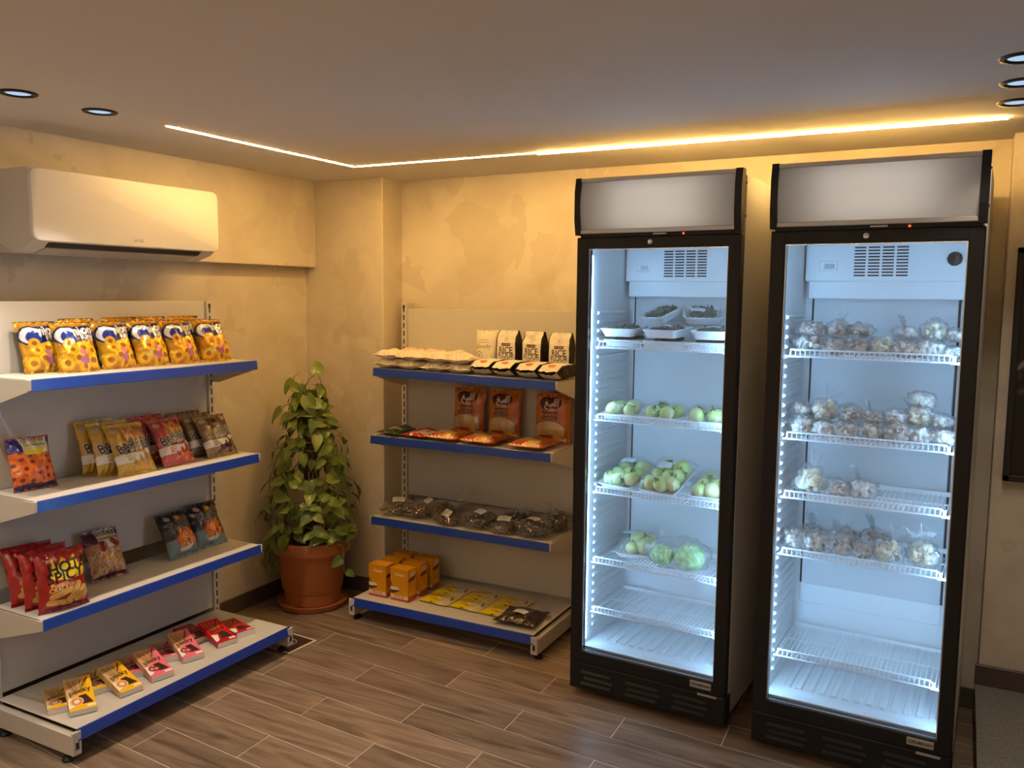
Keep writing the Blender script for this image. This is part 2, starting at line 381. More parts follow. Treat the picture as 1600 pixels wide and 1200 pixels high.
def block_bag(name, w, d, h, cv, side, m, seed=0):
    """gusseted paper bag; front towards -Y, printed front, plain sides, pinched and folded top"""
    c = cv.pix()[::-1]; nv = cv.h; k = cv.w; ns = 10; P = np.zeros((nv, 2 * k + 2 * ns + 1, 3)); C = np.zeros_like(P); C[:] = side
    for j in range(nv):
        v = j / (nv - 1); top = max(0, (v - .72) / .28); dd = d * (1 - .86 * top ** 1.2); ww = w * (1 - .05 * top); wob = .003
        pts = []
        for i in range(k):
            u = i / (k - 1) * 2 - 1; pts.append((u * ww / 2, -dd / 2 - .006 * (1 - u * u) * math.sin(math.pi * min(1, v * 1.2))))
        for i in range(ns): t = (i + 1) / (ns + 1); pts.append((ww / 2 - .012 * top * math.sin(math.pi * t), -dd / 2 + dd * t))
        for i in range(k): u = 1 - i / (k - 1) * 2; pts.append((u * ww / 2, dd / 2 + .006 * (1 - u * u)))
        for i in range(ns): t = (i + 1) / (ns + 1); pts.append((-ww / 2 + .012 * top * math.sin(math.pi * t), dd / 2 - dd * t))
        pts.append(pts[0])
        for i, (x, y) in enumerate(pts):
            q = (wob + .004 * top) * fnoise(x * 45 + seed, v * 5 + y * 40, seed)
            P[j, i] = (x + q * .6, y + q, v * h)
        C[j, 3:k - 3] = c[j, 3:k - 3]; C[j, k + ns + 3: 2 * k + ns - 3] = c[j, 5]
    me = grid_mesh(name, P, C, m)
    return me

def lumps_mesh(name, items, m, seed=0, sub=1, jag=.25):
    """many small irregular pieces as one mesh; items: (pos, (rx,ry,rz), colour)"""
    rnd = random.Random(seed); bm0 = bmesh.new(); bmesh.ops.create_icosphere(bm0, subdivisions=sub, radius=1); bm0.verts.index_update()
    V = np.array([v.co[:] for v in bm0.verts]); Fq = [[v.index for v in f.verts] for f in bm0.faces]; bm0.free()
    vs = []; fs = []; cs = []
    for p, r, c in items:
        s = np.array([1 + jag * (rnd.random() - .5) * 2 for _ in V])[:, None]; rot = np.array(Matrix.Rotation(rnd.random() * 6.28, 3, Vector((rnd.random() - .5, rnd.random() - .5, rnd.random() - .5)).normalized()))
        q = (V * s * np.array(r)) @ rot.T + np.array(p); o = len(vs); vs += q.tolist(); fs += [[i + o for i in f] for f in Fq]; k = .85 + .3 * rnd.random(); cs += [(c[0] * k, c[1] * k, c[2] * k, 1)] * len(V)
    me = bpy.data.meshes.new(name); me.from_pydata(vs, [], fs); me.materials.append(m)
    at = me.color_attributes.new('print', 'FLOAT_COLOR', 'POINT'); at.data.foreach_set('color', np.array(cs, np.float32).ravel())
    me.polygons.foreach_set('use_smooth', [True] * len(me.polygons)); me.update(); return me

# ------------------------------------------------------------------ the room
CEIL = 2.12
XL, XR, YF = -3.057, 1.75, -1.45
BACK_A, BACK_B = (-2.563, 3.648), (0.30, 3.572)          # the back wall runs very slightly askew
def slab(name, m, fn):
    b = MB(); fn(b); return struct(b.build(name, m))
slab('floor', M_GROUT, lambda b: b.box(XL - .1, XR + .1, YF - .1, 3.8, -.08, -.0014))
FLOOR = bpy.data.objects['floor']
slab('ceiling', M_CEIL, lambda b: b.box(XL - .1, XR + .1, YF - .1, 3.8, CEIL, CEIL + .1))
slab('wall_left', M_WALL, lambda b: b.box(XL - .1, XL, YF - .1, 3.8, 0, CEIL))
slab('wall_left_bulkhead', M_WALL, lambda b: b.rbox(XL - .02, -2.987, YF, 3.482, 1.683, CEIL + .02, .003, 1))
slab('wall_column', M_WALL, lambda b: b.rbox(XL - .05, -2.563, 3.482, 3.75, -.02, CEIL + .02, .006, 2))
slab('wall_back', M_WALL, lambda b: b.prism([BACK_A, BACK_B, (BACK_B[0], 3.8), (BACK_A[0] - .1, 3.8), (BACK_A[0] - .1, BACK_A[1])], 'z', 0, CEIL))
slab('wall_right_pier', M_WALL, lambda b: b.rbox(.122, XR + .1, 3.455, 3.8, -.02, CEIL + .02, .005, 2))
slab('wall_right', M_WALL, lambda b: b.box(XR, XR + .1, YF - .1, 3.8, 0, CEIL))
slab('wall_front', M_WALL, lambda b: b.box(XL - .1, XR + .1, YF - .1, YF, 0, CEIL))
slab('baseboard_left', M_SKIRT, lambda b: b.rbox(XL - .01, XL + .011, YF, 3.48, -.003, .078, .002, 1))
slab('baseboard_column', M_SKIRT, lambda b: (b.rbox(XL, -2.555, 3.471, 3.49, -.003, .078, .002, 1), b.rbox(-2.57, -2.552, 3.471, 3.65, -.003, .078, .002, 1)))
slab('baseboard_back', M_SKIRT, lambda b: b.prism([(-2.563, 3.640), (.122, 3.566), (.122, 3.60), (-2.563, 3.67)], 'z', -.003, .078))
# raised granite step on the right
slab('trim_step_riser', M_SKIRT, lambda b: b.rbox(.124, XR, 2.05, 3.455, -.003, .132, .002, 1))
slab('trim_step_tread', M_GRANITE, lambda b: b.rbox(.114, XR, 2.04, 3.46, .132, .152, .003, 2))
slab('baseboard_right_pier', M_SKIRT, lambda b: b.rbox(.112, XR, 3.443, 3.46, .1525, .226, .002, 1))

# floor: wood-look tiles, each its own piece
PU = Vector((.7215, -.0535, 0)); PV = Vector((-.0053, .1615, 0)); P0 = Vector((-2.449, 2.491, 0)); G = .0019
def plank_mesh(f0, f1, name='plank'):
    u0, u1 = f0 * PU.length, f1 * PU.length; ud = PU.normalized(); vd = PV
    b = MB(); A = ud * (u0 + G); B_ = ud * (u1 - G); va = vd * (G / vd.length); vb = vd * (1 - G / vd.length)
    q = [A + va, B_ + va, B_ + vb, A + vb]
    c = 0.0012
    b.add([(p.x, p.y, -.006) for p in q] + [(p.x, p.y, -c) for p in q] + [(p.x * (1 - .002) + .002 * (q[0].x + q[2].x) / 2, p.y * .99 + .01 * (q[0].y + q[2].y) / 2, 0) for p in q],
          [(0, 1, 5, 4), (1, 2, 6, 5), (2, 3, 7, 6), (3, 0, 4, 7), (4, 5, 9, 8), (5, 6, 10, 9), (6, 7, 11, 10), (7, 4, 8, 11), (8, 9, 10, 11)])
    return b.mesh(name, M_PLANK)
PLANK = plank_mesh(0, 1)
DR = (-2.655, -2.489, 2.700, 2.868)                       # floor drain cut-out
for j in range(-23, 8):
    for i in range(-3, 7):
        o0 = P0 + PU * (i + (.5 if j % 2 else 0.0)) + PV * j; c = o0 + PU * .5 + PV * .5
        if c.x < XL - .34 or c.x > 1.9 or c.y < -.9 or c.y > 3.72: continue
        if c.x > .55 and c.y > 2.1: continue
        if c.y < .4 and (c.x > 1.0 or c.x < -2.6): continue
        o = link('plank', PLANK, FLOOR); o.location = o0
# drain
t = thing('floor_drain', 'square dark floor drain tile with pale grout edge beside the snack shelf foot', 'drain', (-2.572, 2.784, .0005), R(-4))
MB().rbox(-.084, .084, -.084, .084, -.003, .0014, .001, 1).build('grout_frame', mat('pale_grout', (.62, .55, .46), .8), t)
MB().rbox(-.074, .074, -.074, .074, -.002, .0030, .001, 1).build('cover_plate', mat('drain_plate', (.045, .026, .018), .45), t)
MB().lathe([(.030, .0030), (.030, .0042), (.034, .0042), (.034, .0030)], 28).build('drain_ring', M_ALU, t, True)
MB().lathe([(.0, .0038), (.007, .0038), (.007, .003)], 16).build('screw', M_CHROME, t, True)

# ceiling LED line: one bent profile
b = MB(); hw = .0075
for (x0, x1, y0, y1) in ((-2.470 - hw, -2.470 + hw, 2.118, 3.144 + hw), (-2.470 + hw, .092, 3.144 - hw, 3.144 + hw)):
    b.rbox(x0, x1, y0, y1, CEIL - .0022, CEIL + .004, .002, 1)
b.rbox(-1.55, .092, 3.144 - hw, 3.144 + hw, CEIL - .0075, CEIL + .004, .003, 1)          # diffuser lowered over the fridges, shaped to throw a halo on the ceiling
tag(b.build('led_light_line', M_LED), 'long bent warm led light line set in the ceiling', 'light')

# whiter line added out of view behind the camera, as fill for the room
M_FILL_LED = emission('led_fill_white', (1.0, .80, .58), FILL_LED_STRENGTH)
b = MB()
for (x0, x1, y0, y1) in ((.10 - hw, .10 + hw, -1.15, .20), (-2.47, .10 - hw, -1.15 - hw, -1.15 + hw), (-2.47 - hw, -2.47 + hw, -1.15, .85)):
    b.rbox(x0, x1, y0, y1, CEIL - .0022, CEIL + .004, .002, 1)
tag(b.build('led_light_line', M_FILL_LED), 'added whiter led fill line on the ceiling behind the camera, out of view', 'light')

# recessed downlights
def downlight(x, y, label, power=SPOT_POWER):
    t = thing('downlight', label, 'downlight', (x, y, CEIL), 0, 'recessed ceiling downlights')
    MB().lathe([(.034, .002), (.035, -.003), (.040, -.0055), (.050, -.005), (.053, -.001), (.053, .002)], 40).build('trim_ring', M_BLACK, t, True)
    MB().lathe([(0, -.0012), (.02, -.0014), (.0345, -.0008), (.0345, .002)], 32).build('lens', M_LENS, t, True)
    ld = bpy.data.lights.new('downlight_beam', 'SPOT'); ld.energy = power; ld.color = SPOT_COLOR; ld.spot_size = R(88); ld.spot_blend = .45; ld.shadow_soft_size = .022
    lo = bpy.data.objects.new('downlight_beam', ld); COL.objects.link(lo); lo.parent = t; lo.location = (0, 0, -.012)
    return t
downlight(-2.462, 1.585, 'round black rimmed downlight at the left edge, nearest the camera')
downlight(-2.470, 1.857, 'round black rimmed downlight nearest the left end of the light line')
downlight(.092, 2.400, 'round black rimmed downlight at right, uppermost of three at the edge', 5.0)
downlight(.102, 2.667, 'round black rimmed downlight at right, middle of three at the edge', 5.0)
downlight(.104, 2.923, 'round black rimmed downlight at right, closest to the light line', 5.0)
downlight(-2.455, 1.313, 'round black rimmed downlight ahead of the photographed two, out of view')
downlight(-.9, .25, 'added round black rimmed fill downlight above the photographer, out of view')  # from here down: unseen lamps, added to lift the general brightness
downlight(-.9, -.4, 'added round black rimmed fill downlight behind the photographer, out of view')
downlight(-1.35, .55, 'added round black rimmed fill downlight over the middle of the floor, out of view')  # this and the next are added to put more light on the floor
downlight(-.55, 1.0, 'added round black rimmed fill downlight over the aisle before the fridges, out of view')
downlight(-1.5, -.4, 'added round black rimmed fill downlight far behind the photographer, out of view')  # also an added fill lamp, never in view

# ------------------------------------------------------------------ air conditioner
AX0, AX1 = -2.986, -2.787
t = thing('air_conditioner', 'white split air conditioner mounted high on the left wall', 'air conditioner', (AX0, 2.23, 1.83))
W2 = .408
b = MB(); prof = [(0, -.115), (.075, -.150), (.150, -.128), (.186, -.105), (.190, .118), (.165, .136), (0, .136)]
b.prism(prof, 'y', -W2 + .006, W2 - .006); b.build('body', mat('ac_body', (.66, .64, .62), .4), t, 30)
bm = bmesh.new()                                          # front panel: rounded rectangle, slightly proud
pts = []; rr = .030; z0, z1 = -.112, .134
for cx, cz, a0 in ((W2 - rr, z1 - rr, 0), (-W2 + rr, z1 - rr, 90), (-W2 + rr, z0 + rr, 180), (W2 - rr, z0 + rr, 270)):
    pts += [(cx + rr * math.cos(R(a0 + k * 15)), cz + rr * math.sin(R(a0 + k * 15))) for k in range(7)]
b = MB(); n = len(pts)
def ring(k, x): return [(x, y * k, (z - .011) * (1 - (1 - k) * 3.2) + .011) for y, z in pts]
b.v = ring(1, .184) + ring(1, .196) + ring(.992, .1995)
for q in range(2): b.f += [(q * n + i, q * n + (i + 1) % n, (q + 1) * n + (i + 1) % n, (q + 1) * n + i) for i in range(n)]
b.f.append(tuple(range(2 * n, 3 * n))); b.m = [0] * len(b.f)
fp = b.build('front_panel', M_ACW, t, 40)
b = MB(); b.prism([(.070, -.1505), (.146, -.1300), (.148, -.1335), (.072, -.154)], 'y', -.33, .33); fl = b.build('air_flap', M_ACG, t)
b = MB(); b.prism([(.150, -.1262), (.172, -.112), (.174, -.115), (.152, -.130)], 'y', -.335, .335); b.build('air_slot', M_BLACKM, t)
lg = mat('logo_grey', (.42, .40, .38), .5)
mt = Matrix.Translation((.1998, .022, -.088)) @ Matrix.Rotation(R(90), 4, 'Z') @ Matrix.Rotation(R(90), 4, 'X')
lettering('LG', .017, lg, fp, mt, offset=.0004)
b = MB(); b.lathe([(0, 0), (.0065, 0), (.0065, .0005), (0, .0005)], 20); me = b.mesh('logo_disc', lg); me.transform(Matrix.Translation((.1996, -.002, -.088)) @ Matrix.Rotation(R(90), 4, 'Y')); link('logo_disc', me, fp)

# ------------------------------------------------------------------ gondola shelving
def gondola(name, label, loc, rz, L, shelves, base_z, sf, pd, post_top, panel_top, tilts=None):
    """local x along the unit, y from the base front (0) to the back panel (pd); sf = shelf front"""
    t = thing(name, label, 'shelving', loc, rz, None)
    for x in (-.012, L - .018):                            # perforated uprights
        po = MB().rbox(x, x + .030, pd - .012, pd + .05, .02, post_top, .002, 1).build('upright', M_CREAM, t)
        sb = MB(); z = .10
        while z < post_top - .04: sb.box(x + .0115, x + .0185, pd - .0128, pd - .010, z, z + .026); z += .040
        sb.build('slot_row', M_BLACKM, po)
        MB().box(x + .009, x + .021, pd - .0128, pd - .010, post_top - .03, post_top - .012).build('top_slot', M_BLACKM, po)
    zs = [base_z + .012] + [s + .0 for s in shelves[::-1]]
    edges = [(.128, shelves[2] - .012), (shelves[2] + .05, shelves[1] - .006), (shelves[1] - .003, shelves[0] - .006), (shelves[0] - .003, panel_top)]
    for z0, z1 in edges:
        MB().rbox(.019, L - .019, pd, pd + .012, z0, z1, .0015, 1).build('back_panel', M_CREAM, t)
    for k, z in enumerate(shelves):
        tl = (tilts or {}).get(k, 0)
        sh = MB(); sh.rbox(.004, L - .004, sf + .004, pd - .014, z - .004, z, .001, 1); sh.box(.004, L - .004, sf + .004, sf + .008, z - .030, z - .003)
        sh.box(.004, L - .004, pd - .018, pd - .014, z - .03, z - .003)
        s = sh.build('shelf', M_CREAM, t)
        st = MB(); st.prism([(sf - .0045, z - .037), (sf + .001, z - .039), (sf + .0055, z - .002), (sf + .001, z + .001), (sf - .001, z - .002)], 'x', .002, L - .002); st.build('price_strip', M_BLUE, s)
        for x in (-.004, L):
            br = MB(); br.prism([(sf + .006, z - .003), (pd - .012, z - .003), (pd - .012, z - .105), (pd - .055, z - .105), (sf + .006, z - .038)], 'x', x, x + .004)
            br.prism([(sf + .03, z - .012), (sf + .05, z - .012), (sf + .05, z - .018), (sf + .03, z - .018)], 'x', x - .001, x + .005)
            br.build('bracket', M_CREAM, s)
            MB().rbox(x - .003, x + .006, sf - .004, sf + .012, z - .036, z + .001, .002, 1).build('end_cap', M_CREAM, s)
        if tl: s.rotation_euler = (0, R(tl), 0); s.location.z = L / 2 * math.sin(R(tl))
    bs = MB(); bs.rbox(.004, L - .004, .004, pd - .006, base_z - .004, base_z, .001, 1); bs.box(.004, L - .004, .004, .008, base_z - .04, base_z - .003)
    s = bs.build('base_shelf', M_CREAM, t)
    st = MB(); st.prism([(-.0045, base_z - .040), (.001, base_z - .043), (.0055, base_z - .002), (.001, base_z + .001), (-.001, base_z - .002)], 'x', .002, L - .002); st.build('price_strip', M_BLUE, s)
    for x in (-.016, L - .012):
        fo = MB().rbox(x, x + .028, .002, pd - .01, .028, base_z - .018, .002, 1).build('base_beam', M_CREAM, t)
        MB().rbox(x - .002, x + .030, -.004, .006, .030, base_z - .006, .002, 1).build('beam_end', M_CREAM, fo)
        h = MB(); xm = x + .014
        h.prism([(xm - .006, .046), (xm, .051), (xm + .006, .046), (xm + .006, .076), (xm, .071), (xm - .006, .076)], 'y', -.0048, -.003); h.build('key_slot', M_BLACKM, fo)
        MB().lathe([(0, 0), (.019, 0), (.021, .006), (.016, .014), (.008, .017), (.008, .036), (0, .036)], 20, x + .014, .045).build('levelling_foot', M_BLACK, t, 40)
        MB().lathe([(0, 0), (.019, 0), (.021, .006), (.016, .014), (.008, .017), (.008, .036), (0, .036)], 20, x + .014, pd - .05).build('levelling_foot', M_BLACK, t, 40)
    return t
LS = [1.262, .860, .456]; LB = .116
gondola('gondola_shelving', 'cream metal shelving with blue price strips holding snack bags against left wall', (-2.500, 1.703, 0), R(90), 1.005, LS, LB, .155, .438, 1.512, 1.512)
BS = [1.192, .872, .474]; BB = .114; BU = Vector((-2.492, 3.128, 0)); BL_ = .958
gondola('gondola_shelving', 'cream metal shelving with blue price strips holding flour between plant and fridge', BU, R(.6), BL_, BS, BB, .152, .447, 1.507, 1.478, {0: .9})

# ------------------------------------------------------------------ display fridges
FW = .615
FR = [(-1.287, 2.956, -.055), (-.569, 2.887, -.040)]
RAILS = [[1.378, 1.098, .815, .535, .335], [1.378, 1.098, .896, .696, .335]]
def fpos(k, u, v, z):
    x, y, a = FR[k]; return Vector((x + u * math.cos(a) - v * math.sin(a), y + u * math.sin(a) + v * math.cos(a), z))
def wire_shelf(z):
    b = MB(); u0, u1, v0, v1 = .052, .563, .082, .395; zp = z - .020; r = .0019
    n = 32
    for i in range(n + 1):
        u = u0 + .010 + (u1 - u0 - .020) * i / n
        b.tube([(u, v1, zp), (u, v0, zp), (u, v0 - .0005, z - .002)], r, 5)
    b.tube([(u0 + .008, v0, zp), (u0 + .008, v0, z), (u1 - .024, v0, z), (u1 - .016, v0, z - .006), (u1 - .016, v0, zp)], .0030, 7)
    for v in (v0 + .001, v0 + .17): b.tube([(u0 - .006, v, zp - .003), (u1 + .006, v, zp - .003)], .0030, 7)
    b.tube([(u0, v0, zp - .003), (u0, v1, zp - .003)], .003, 7); b.tube([(u1, v0, zp - .003), (u1, v1, zp - .003)], .003, 7)
    b.box(u0, u1, v1 - .004, v1 + .004, zp - .004, zp + .012)
    b.rbox(u1 - .022, u1 + .010, v0 - .004, v0 + .010, zp - .008, zp - .002, .001, 1)
    return b
def fridge(k, label):
    t = thing('display_fridge', label, 'fridge', (FR[k][0], FR[k][1], 0), FR[k][2])
    D0, D1 = .046, .62; W = FW
    b = MB()                                               # outer cabinet shell
    b.rbox(0, .018, D0, D1, .045, 1.962, .003, 2); b.rbox(W - .018, W, D0, D1, .045, 1.962, .003, 2)
    b.box(.01, W - .01, D1 - .02, D1 - .001, .045, 1.96); b.box(.01, W - .01, D0, D1, 1.945, 1.961); b.box(.01, W - .01, D0 + .04, D1, .045, .06)
    b.box(.015, W - .015, D0 + .001, D0 + .035, .05, .183); b.box(.015, W - .015, D0 + .001, D0 + .03, 1.752, 1.776)
    b.build('cabinet', M_WHITEP, t)
    # liner with moulded ribs
    b = MB(); Z0, Z1, V1, a, c = .182, 1.752, .430, .034, W - .034
    b.box(.016, a, .058, V1, Z0 - .01, Z1); b.box(c, W - .016, .058, V1, Z0 - .01, Z1); b.box(a - .01, c + .01, V1, V1 + .012, Z0 - .01, Z1 + .01)
    b.box(a - .01, c + .01, D0, V1 + .01, Z1 - .002, Z1 + .01); b.box(a - .01, c + .01, D0, V1 + .01, Z0 - .02, Z0)
    z = .24
    while z < 1.48:
        for s in (0, 1):
            x = a if s == 0 else c; d = .0085 if s == 0 else -.0085
            b.prism([(x - d * .2, z - .004), (x + d, z + .003), (x + d, z + .008), (x - d * .2, z + .014)], 'y', .118, .392)
        z += .0335
    for i in range(13):
        u = .075 + i * .0385; b.prism([(u, Z0 - .001), (u + .005, Z0 + .007), (u + .021, Z0 + .007), (u + .026, Z0 - .001)], 'y', .13, .40)
    b.build('liner', M_LINER, t)
    b = MB(); b.rbox(.066, .537, V1 - .012, V1 - .002, .475, 1.56, .002, 1); bp = b.build('back_panel', M_FBACK, t)
    MB().box(.058, .0655, V1 - .004, V1 + .004, .475, 1.56).build('panel_gap', M_BLACKM, bp); MB().box(.5375, .545, V1 - .004, V1 + .004, .475, 1.56).build('panel_gap', M_BLACKM, bp)
    MB().rbox(.06, .54, V1 - .006, V1, .40, .475, .002, 1).build('lower_panel', M_LINER, t)
    # evaporator cover with vent
    ev = MB().rbox(.040, .577, .365, V1 + .005, 1.610, 1.748, .005, 2).rbox(.052, .568, .372, V1 + .005, 1.548, 1.612, .003, 1).build('evaporator_cover', M_LINER, t)
    for i in range(4):
        for j in range(10):
            u = .205 + i * .0455; z = 1.628 + j * .0108
            MB().box(u, u + .037, .3638, .366, z, z + .0052).build('vent_slot', M_BLACKM, ev)
    cp = MB().rbox(.088, .150, .3625, .367, 1.648, 1.682, .002, 1).build('thermostat', M_LINER, ev)
    MB().rbox(.106, .140, .3610, .364, 1.655, 1.672, .001, 1).build('display_window', mat('grey_display', (.42, .46, .46), .3), cp)
    so = MB(); so.lathe([(0, .010), (.020, .010), (.024, .007), (.024, 0)], 10); me = so.mesh('power_socket', M_BLACK, 40)
    me.transform(Matrix.Translation((.520, .368, 1.685)) @ Matrix.Rotation(R(90), 4, 'X')); link('power_socket', me, ev)
    for u, z in ((.492, 1.686), (.549, 1.686), (.058, 1.560), (.560, 1.560)):
        me = MB().lathe([(0, 0), (.0035, 0), (.0035, .003)], 12).mesh('screw', M_ALU, True); me.transform(Matrix.Translation((u, .3665 if z > 1.6 else .3735, z)) @ Matrix.Rotation(R(90), 4, 'X')); link('screw', me, ev)
    # light tubes behind the door frame
    for u in (.0370, W - .0370):
        MB().box(u - .0050, u + .0050, .0465, .0560, .21, 1.70).build('light_tube', M_TUBE, t)
    # header sign box
    hd = MB().box(.006, W - .006, -.006, .09, 1.778, 1.786).box(.006, W - .006, -.006, .09, 1.968, 1.976).box(.006, W - .006, .085, .09, 1.786, 1.968).box(.006, .012, -.006, .09, 1.78, 1.97).box(W - .012, W - .006, -.006, .09, 1.78, 1.97).build('header_box', M_WHITEP, t)
    MB().box(.13, W - .13, .060, .072, 1.874, 1.886).build('header_tube', M_HTUBE, hd)
    b = MB(); n = 10; vs = []; fs = []
    for j in range(n + 1):
        zz = 1.790 + (1.964 - 1.790) * j / n; y = -.0065 - .012 * math.sin(math.pi * j / n); vs += [(.020, y, zz), (W - .022, y, zz)]
    for j in range(n): fs.append((2 * j, 2 * j + 1, 2 * j + 3, 2 * j + 2))
    b.add(vs, fs); b.build('header_panel', M_HEADER, hd, True)
    for z0, z1 in ((1.777, 1.792), (1.962, 1.977)): MB().rbox(.018, W - .02, -.012, .02, z0, z1, .002, 1).build('header_rail', M_ALU, hd)
    for x0, x1 in ((-.002, .020), (W - .022, W + .002)): MB().prism([(-.012, 1.772), (-.022, 1.83), (-.022, 1.93), (-.012, 1.979), (.022, 1.979), (.022, 1.772)], 'x', x0, x1).build('header_end_cap', M_BLACK, hd)
    for z in (1.82, 1.93): MB().rbox(W + .001, W + .004, .028, .036, z, z + .008, .001, 1).build('rivet', M_BLACK, hd)
    MB().rbox(.012, W - .01, .004, .05, 1.763, 1.779, .002, 1).build('gap_strip', M_BLACKM, t)
    MB().rbox(.300, .350, -.002, .01, 1.769, 1.775, .001, 1).build('door_switch', M_ALU, t)
    MB().rbox(.408, .414, -.001, .005, 1.767, 1.773, .001, 1).build('indicator_lamp', M_RED, t)
    # door
    dr = MB(); z0, z1, gl, gr, g0, g1 = .131, 1.764, .046, W - .044, .180, 1.722
    dr.rbox(0, gl, 0, .044, z0, z1, .004, 2); dr.rbox(gr, W, 0, .044, z0, z1, .004, 2); dr.rbox(gl - .006, gr + .006, .0005, .0435, z0, g0, .004, 2); dr.rbox(gl - .006, gr + .006, .0005, .0435, g1, z1, .004, 2)
    d = dr.build('door_frame', M_BLACK, t)
    MB().box(gl - .004, gr + .004, .014, .018, g0 - .004, g1 + .004).build('glass_pane', M_GLASS, d)
    e = MB()
    for q in ((gl, gl + .003, g0, g1), (gr - .003, gr, g0, g1), (gl, gr, g0, g0 + .003), (gl, gr, g1 - .003, g1)): e.box(q[0], q[1], .008, .013, q[2], q[3])
    e.build('glass_trim', M_CHROME, d)
    me = MB().lathe([(0, .004), (.0035, .004), (.0036, .005), (.009, .004), (.0095, 0)], 20).mesh('door_lock', M_CHROME, True); me.transform(Matrix.Translation((.290, .0005, 1.744)) @ Matrix.Rotation(R(90), 4, 'X')); link('door_lock', me, d)
    MB().rbox(-.006, .002, .010, .030, .85, .99, .002, 1).build('door_handle', M_BLACK, d)
    npl = MB().rbox(W - .128, W - .050, -.0015, .001, .147, .172, .001, 1).build('nameplate', mat('nameplate_silver', (.55, .52, .50), .4, .3), d)
    dk = mat('nameplate_dark', (.05, .05, .05), .5)
    lettering('KLIMASAN', .0125, dk, npl, Matrix.Translation((W - .082, -.0017, .1595)) @ Matrix.Rotation(R(90), 4, 'X'), offset=.0004)
    me = MB().lathe([(.0035, 0), (.006, 0), (.006, .0005), (.0035, .0005)], 18).mesh('emblem', dk); me.transform(Matrix.Translation((W - .118, -.0014, .1595)) @ Matrix.Rotation(R(90), 4, 'X')); link('emblem', me, npl)
    # plinth with louvres
    p = MB(); p.rbox(-.002, W + .002, .004, .07, .022, .130, .005, 2); pl = p.build('plinth', M_BLACK, t)
    for i in range(3):
        for j in range(3):
            u = .05 + i * .185 + (.01 if j % 2 else 0); z = .045 + j * .023
            MB().prism([(.0035, z), (-.0035, z + .002), (.0035, z + .011)], 'x', u, u + .125).build('louvre', M_BLACK, pl)
    MB().rbox(W - .10, W - .03, .001, .010, .120, .1285, .001, 1).build('hinge_plate', M_ALU, t)
    for u in (.05, W - .05):
        for v in (.09, .57): MB().lathe([(0, 0), (.018, 0), (.02, .004), (.01, .01), (.01, .05), (0, .05)], 16, u, v).build('foot', M_BLACK, t, 40)
    for z in RAILS[k]: wire_shelf(z).build('wire_shelf', M_WIRE, t)
    return t
fridge(0, 'tall glass door display fridge with trays of green vegetables, next to flour shelving')
fridge(1, 'tall glass door display fridge with bags of mushrooms, at the right')

# ------------------------------------------------------------------ picture on the right wall
t = thing('framed_picture', 'dark framed picture on the wall at the right edge', 'picture', (.50, 3.452, .915))
fw, fh = .345, .815
b = MB(); b.rbox(-fw, -fw + .022, -.022, .001, 0, fh, .003, 1); b.rbox(fw - .022, fw, -.022, .001, 0, fh, .003, 1); b.rbox(-fw, fw, -.022, .001, 0, .022, .003, 1); b.rbox(-fw, fw, -.022, .001, fh - .022, fh, .003, 1)
b.build('frame', M_BLACKM, t)
cv = Canvas(90, 110, (.018, .013, .010)); rnd = random.Random(5)
for i in range(60): cv.ell(rnd.random(), rnd.random(), .01 + .05 * rnd.random(), .006 + .02 * rnd.random(), random.Random(i).choice([(.05, .035, .025), (.25, .22, .18), (.10, .07, .05), (.03, .02, .015)]), rnd.random() * 180)
P = np.zeros((110, 90, 3)); uu, vv = np.meshgrid(np.linspace(-fw + .02, fw - .02, 90), np.linspace(.02, fh - .02, 110)); P[..., 0] = uu; P[..., 1] = -.008; P[..., 2] = vv
link('canvas', grid_mesh('canvas', P, cv.pix()[::-1], M_PRINT), t)

# ------------------------------------------------------------------ potted pothos on a moss pole
PC = Vector((-2.815, 3.222, 0))
pot = thing('potted_pothos', 'leafy green pothos climbing a moss pole in a terracotta pot in the corner', 'plant', PC)
MB().lathe([(0, 0), (.148, 0), (.162, .004), (.170, .022), (.174, .030), (.168, .031), (.158, .020), (0, .018)], 48).build('saucer', M_TERRA, pot, 40)
MB().lathe([(0, .019), (.128, .019), (.134, .024), (.140, .085), (.146, .088), (.148, .096), (.150, .10), (.165, .27), (.170, .278), (.186, .282), (.190, .292), (.191, .335), (.188, .345), (.180, .347), (.172, .340), (.165, .30)], 56).build('pot', M_TERRA, pot, 40)
MB().lathe([(0, .315), (.08, .318), (.168, .308)], 40).build('soil', M_SOIL, pot, True)
b = MB(); b.tube([(0, 0, .30), (.004, 0, .6), (-.004, .004, .9), (-.02, .0, 1.075)], .038, 14, taper=[1, 1, 1.05, .95]); b.build('moss_pole', M_COIR, pot, True)
def leaf_mesh(seed):
    rnd = random.Random(seed); L = 1.0; vs = []; fs = []; n = 9; wd = .35 + .06 * rnd.random()
    for i in range(n):
        t_ = i / (n - 1); hwid = wd * (math.sin(math.pi * min(1, t_ ** .62)) ** .8) * (1 - .25 * t_) + (0.0 if 0 < i < n - 1 else 0)
        if i == 0: hwid = .16
        if i == n - 1: hwid = .004
        yy = t_ * L - (.0 if i else .0); zz = -.30 * t_ * t_ + .05 * t_
        for s in (-1, -.5, 0, .5, 1):
            lobe = -.11 * abs(s) * (1 - t_) ** 3
            vs.append((s * hwid, yy + lobe, zz + .13 * abs(s) * hwid * 2 + .03 * math.sin(6 * t_ + seed + s * 2)))
    for i in range(n - 1):
        for k in range(4): a = i * 5 + k; fs.append((a, a + 1, a + 6, a + 5))
    b = MB(); b.add(vs, fs); b.tube([(0, 0, 0), (0, -.25, .03), (0, -.62, -.18)], .022, 5, mi=1)
    return b.mesh('leaf', [M_LEAF, M_VINE], True)
LEAVES = [leaf_mesh(i) for i in range(5)]
rnd = random.Random(11)
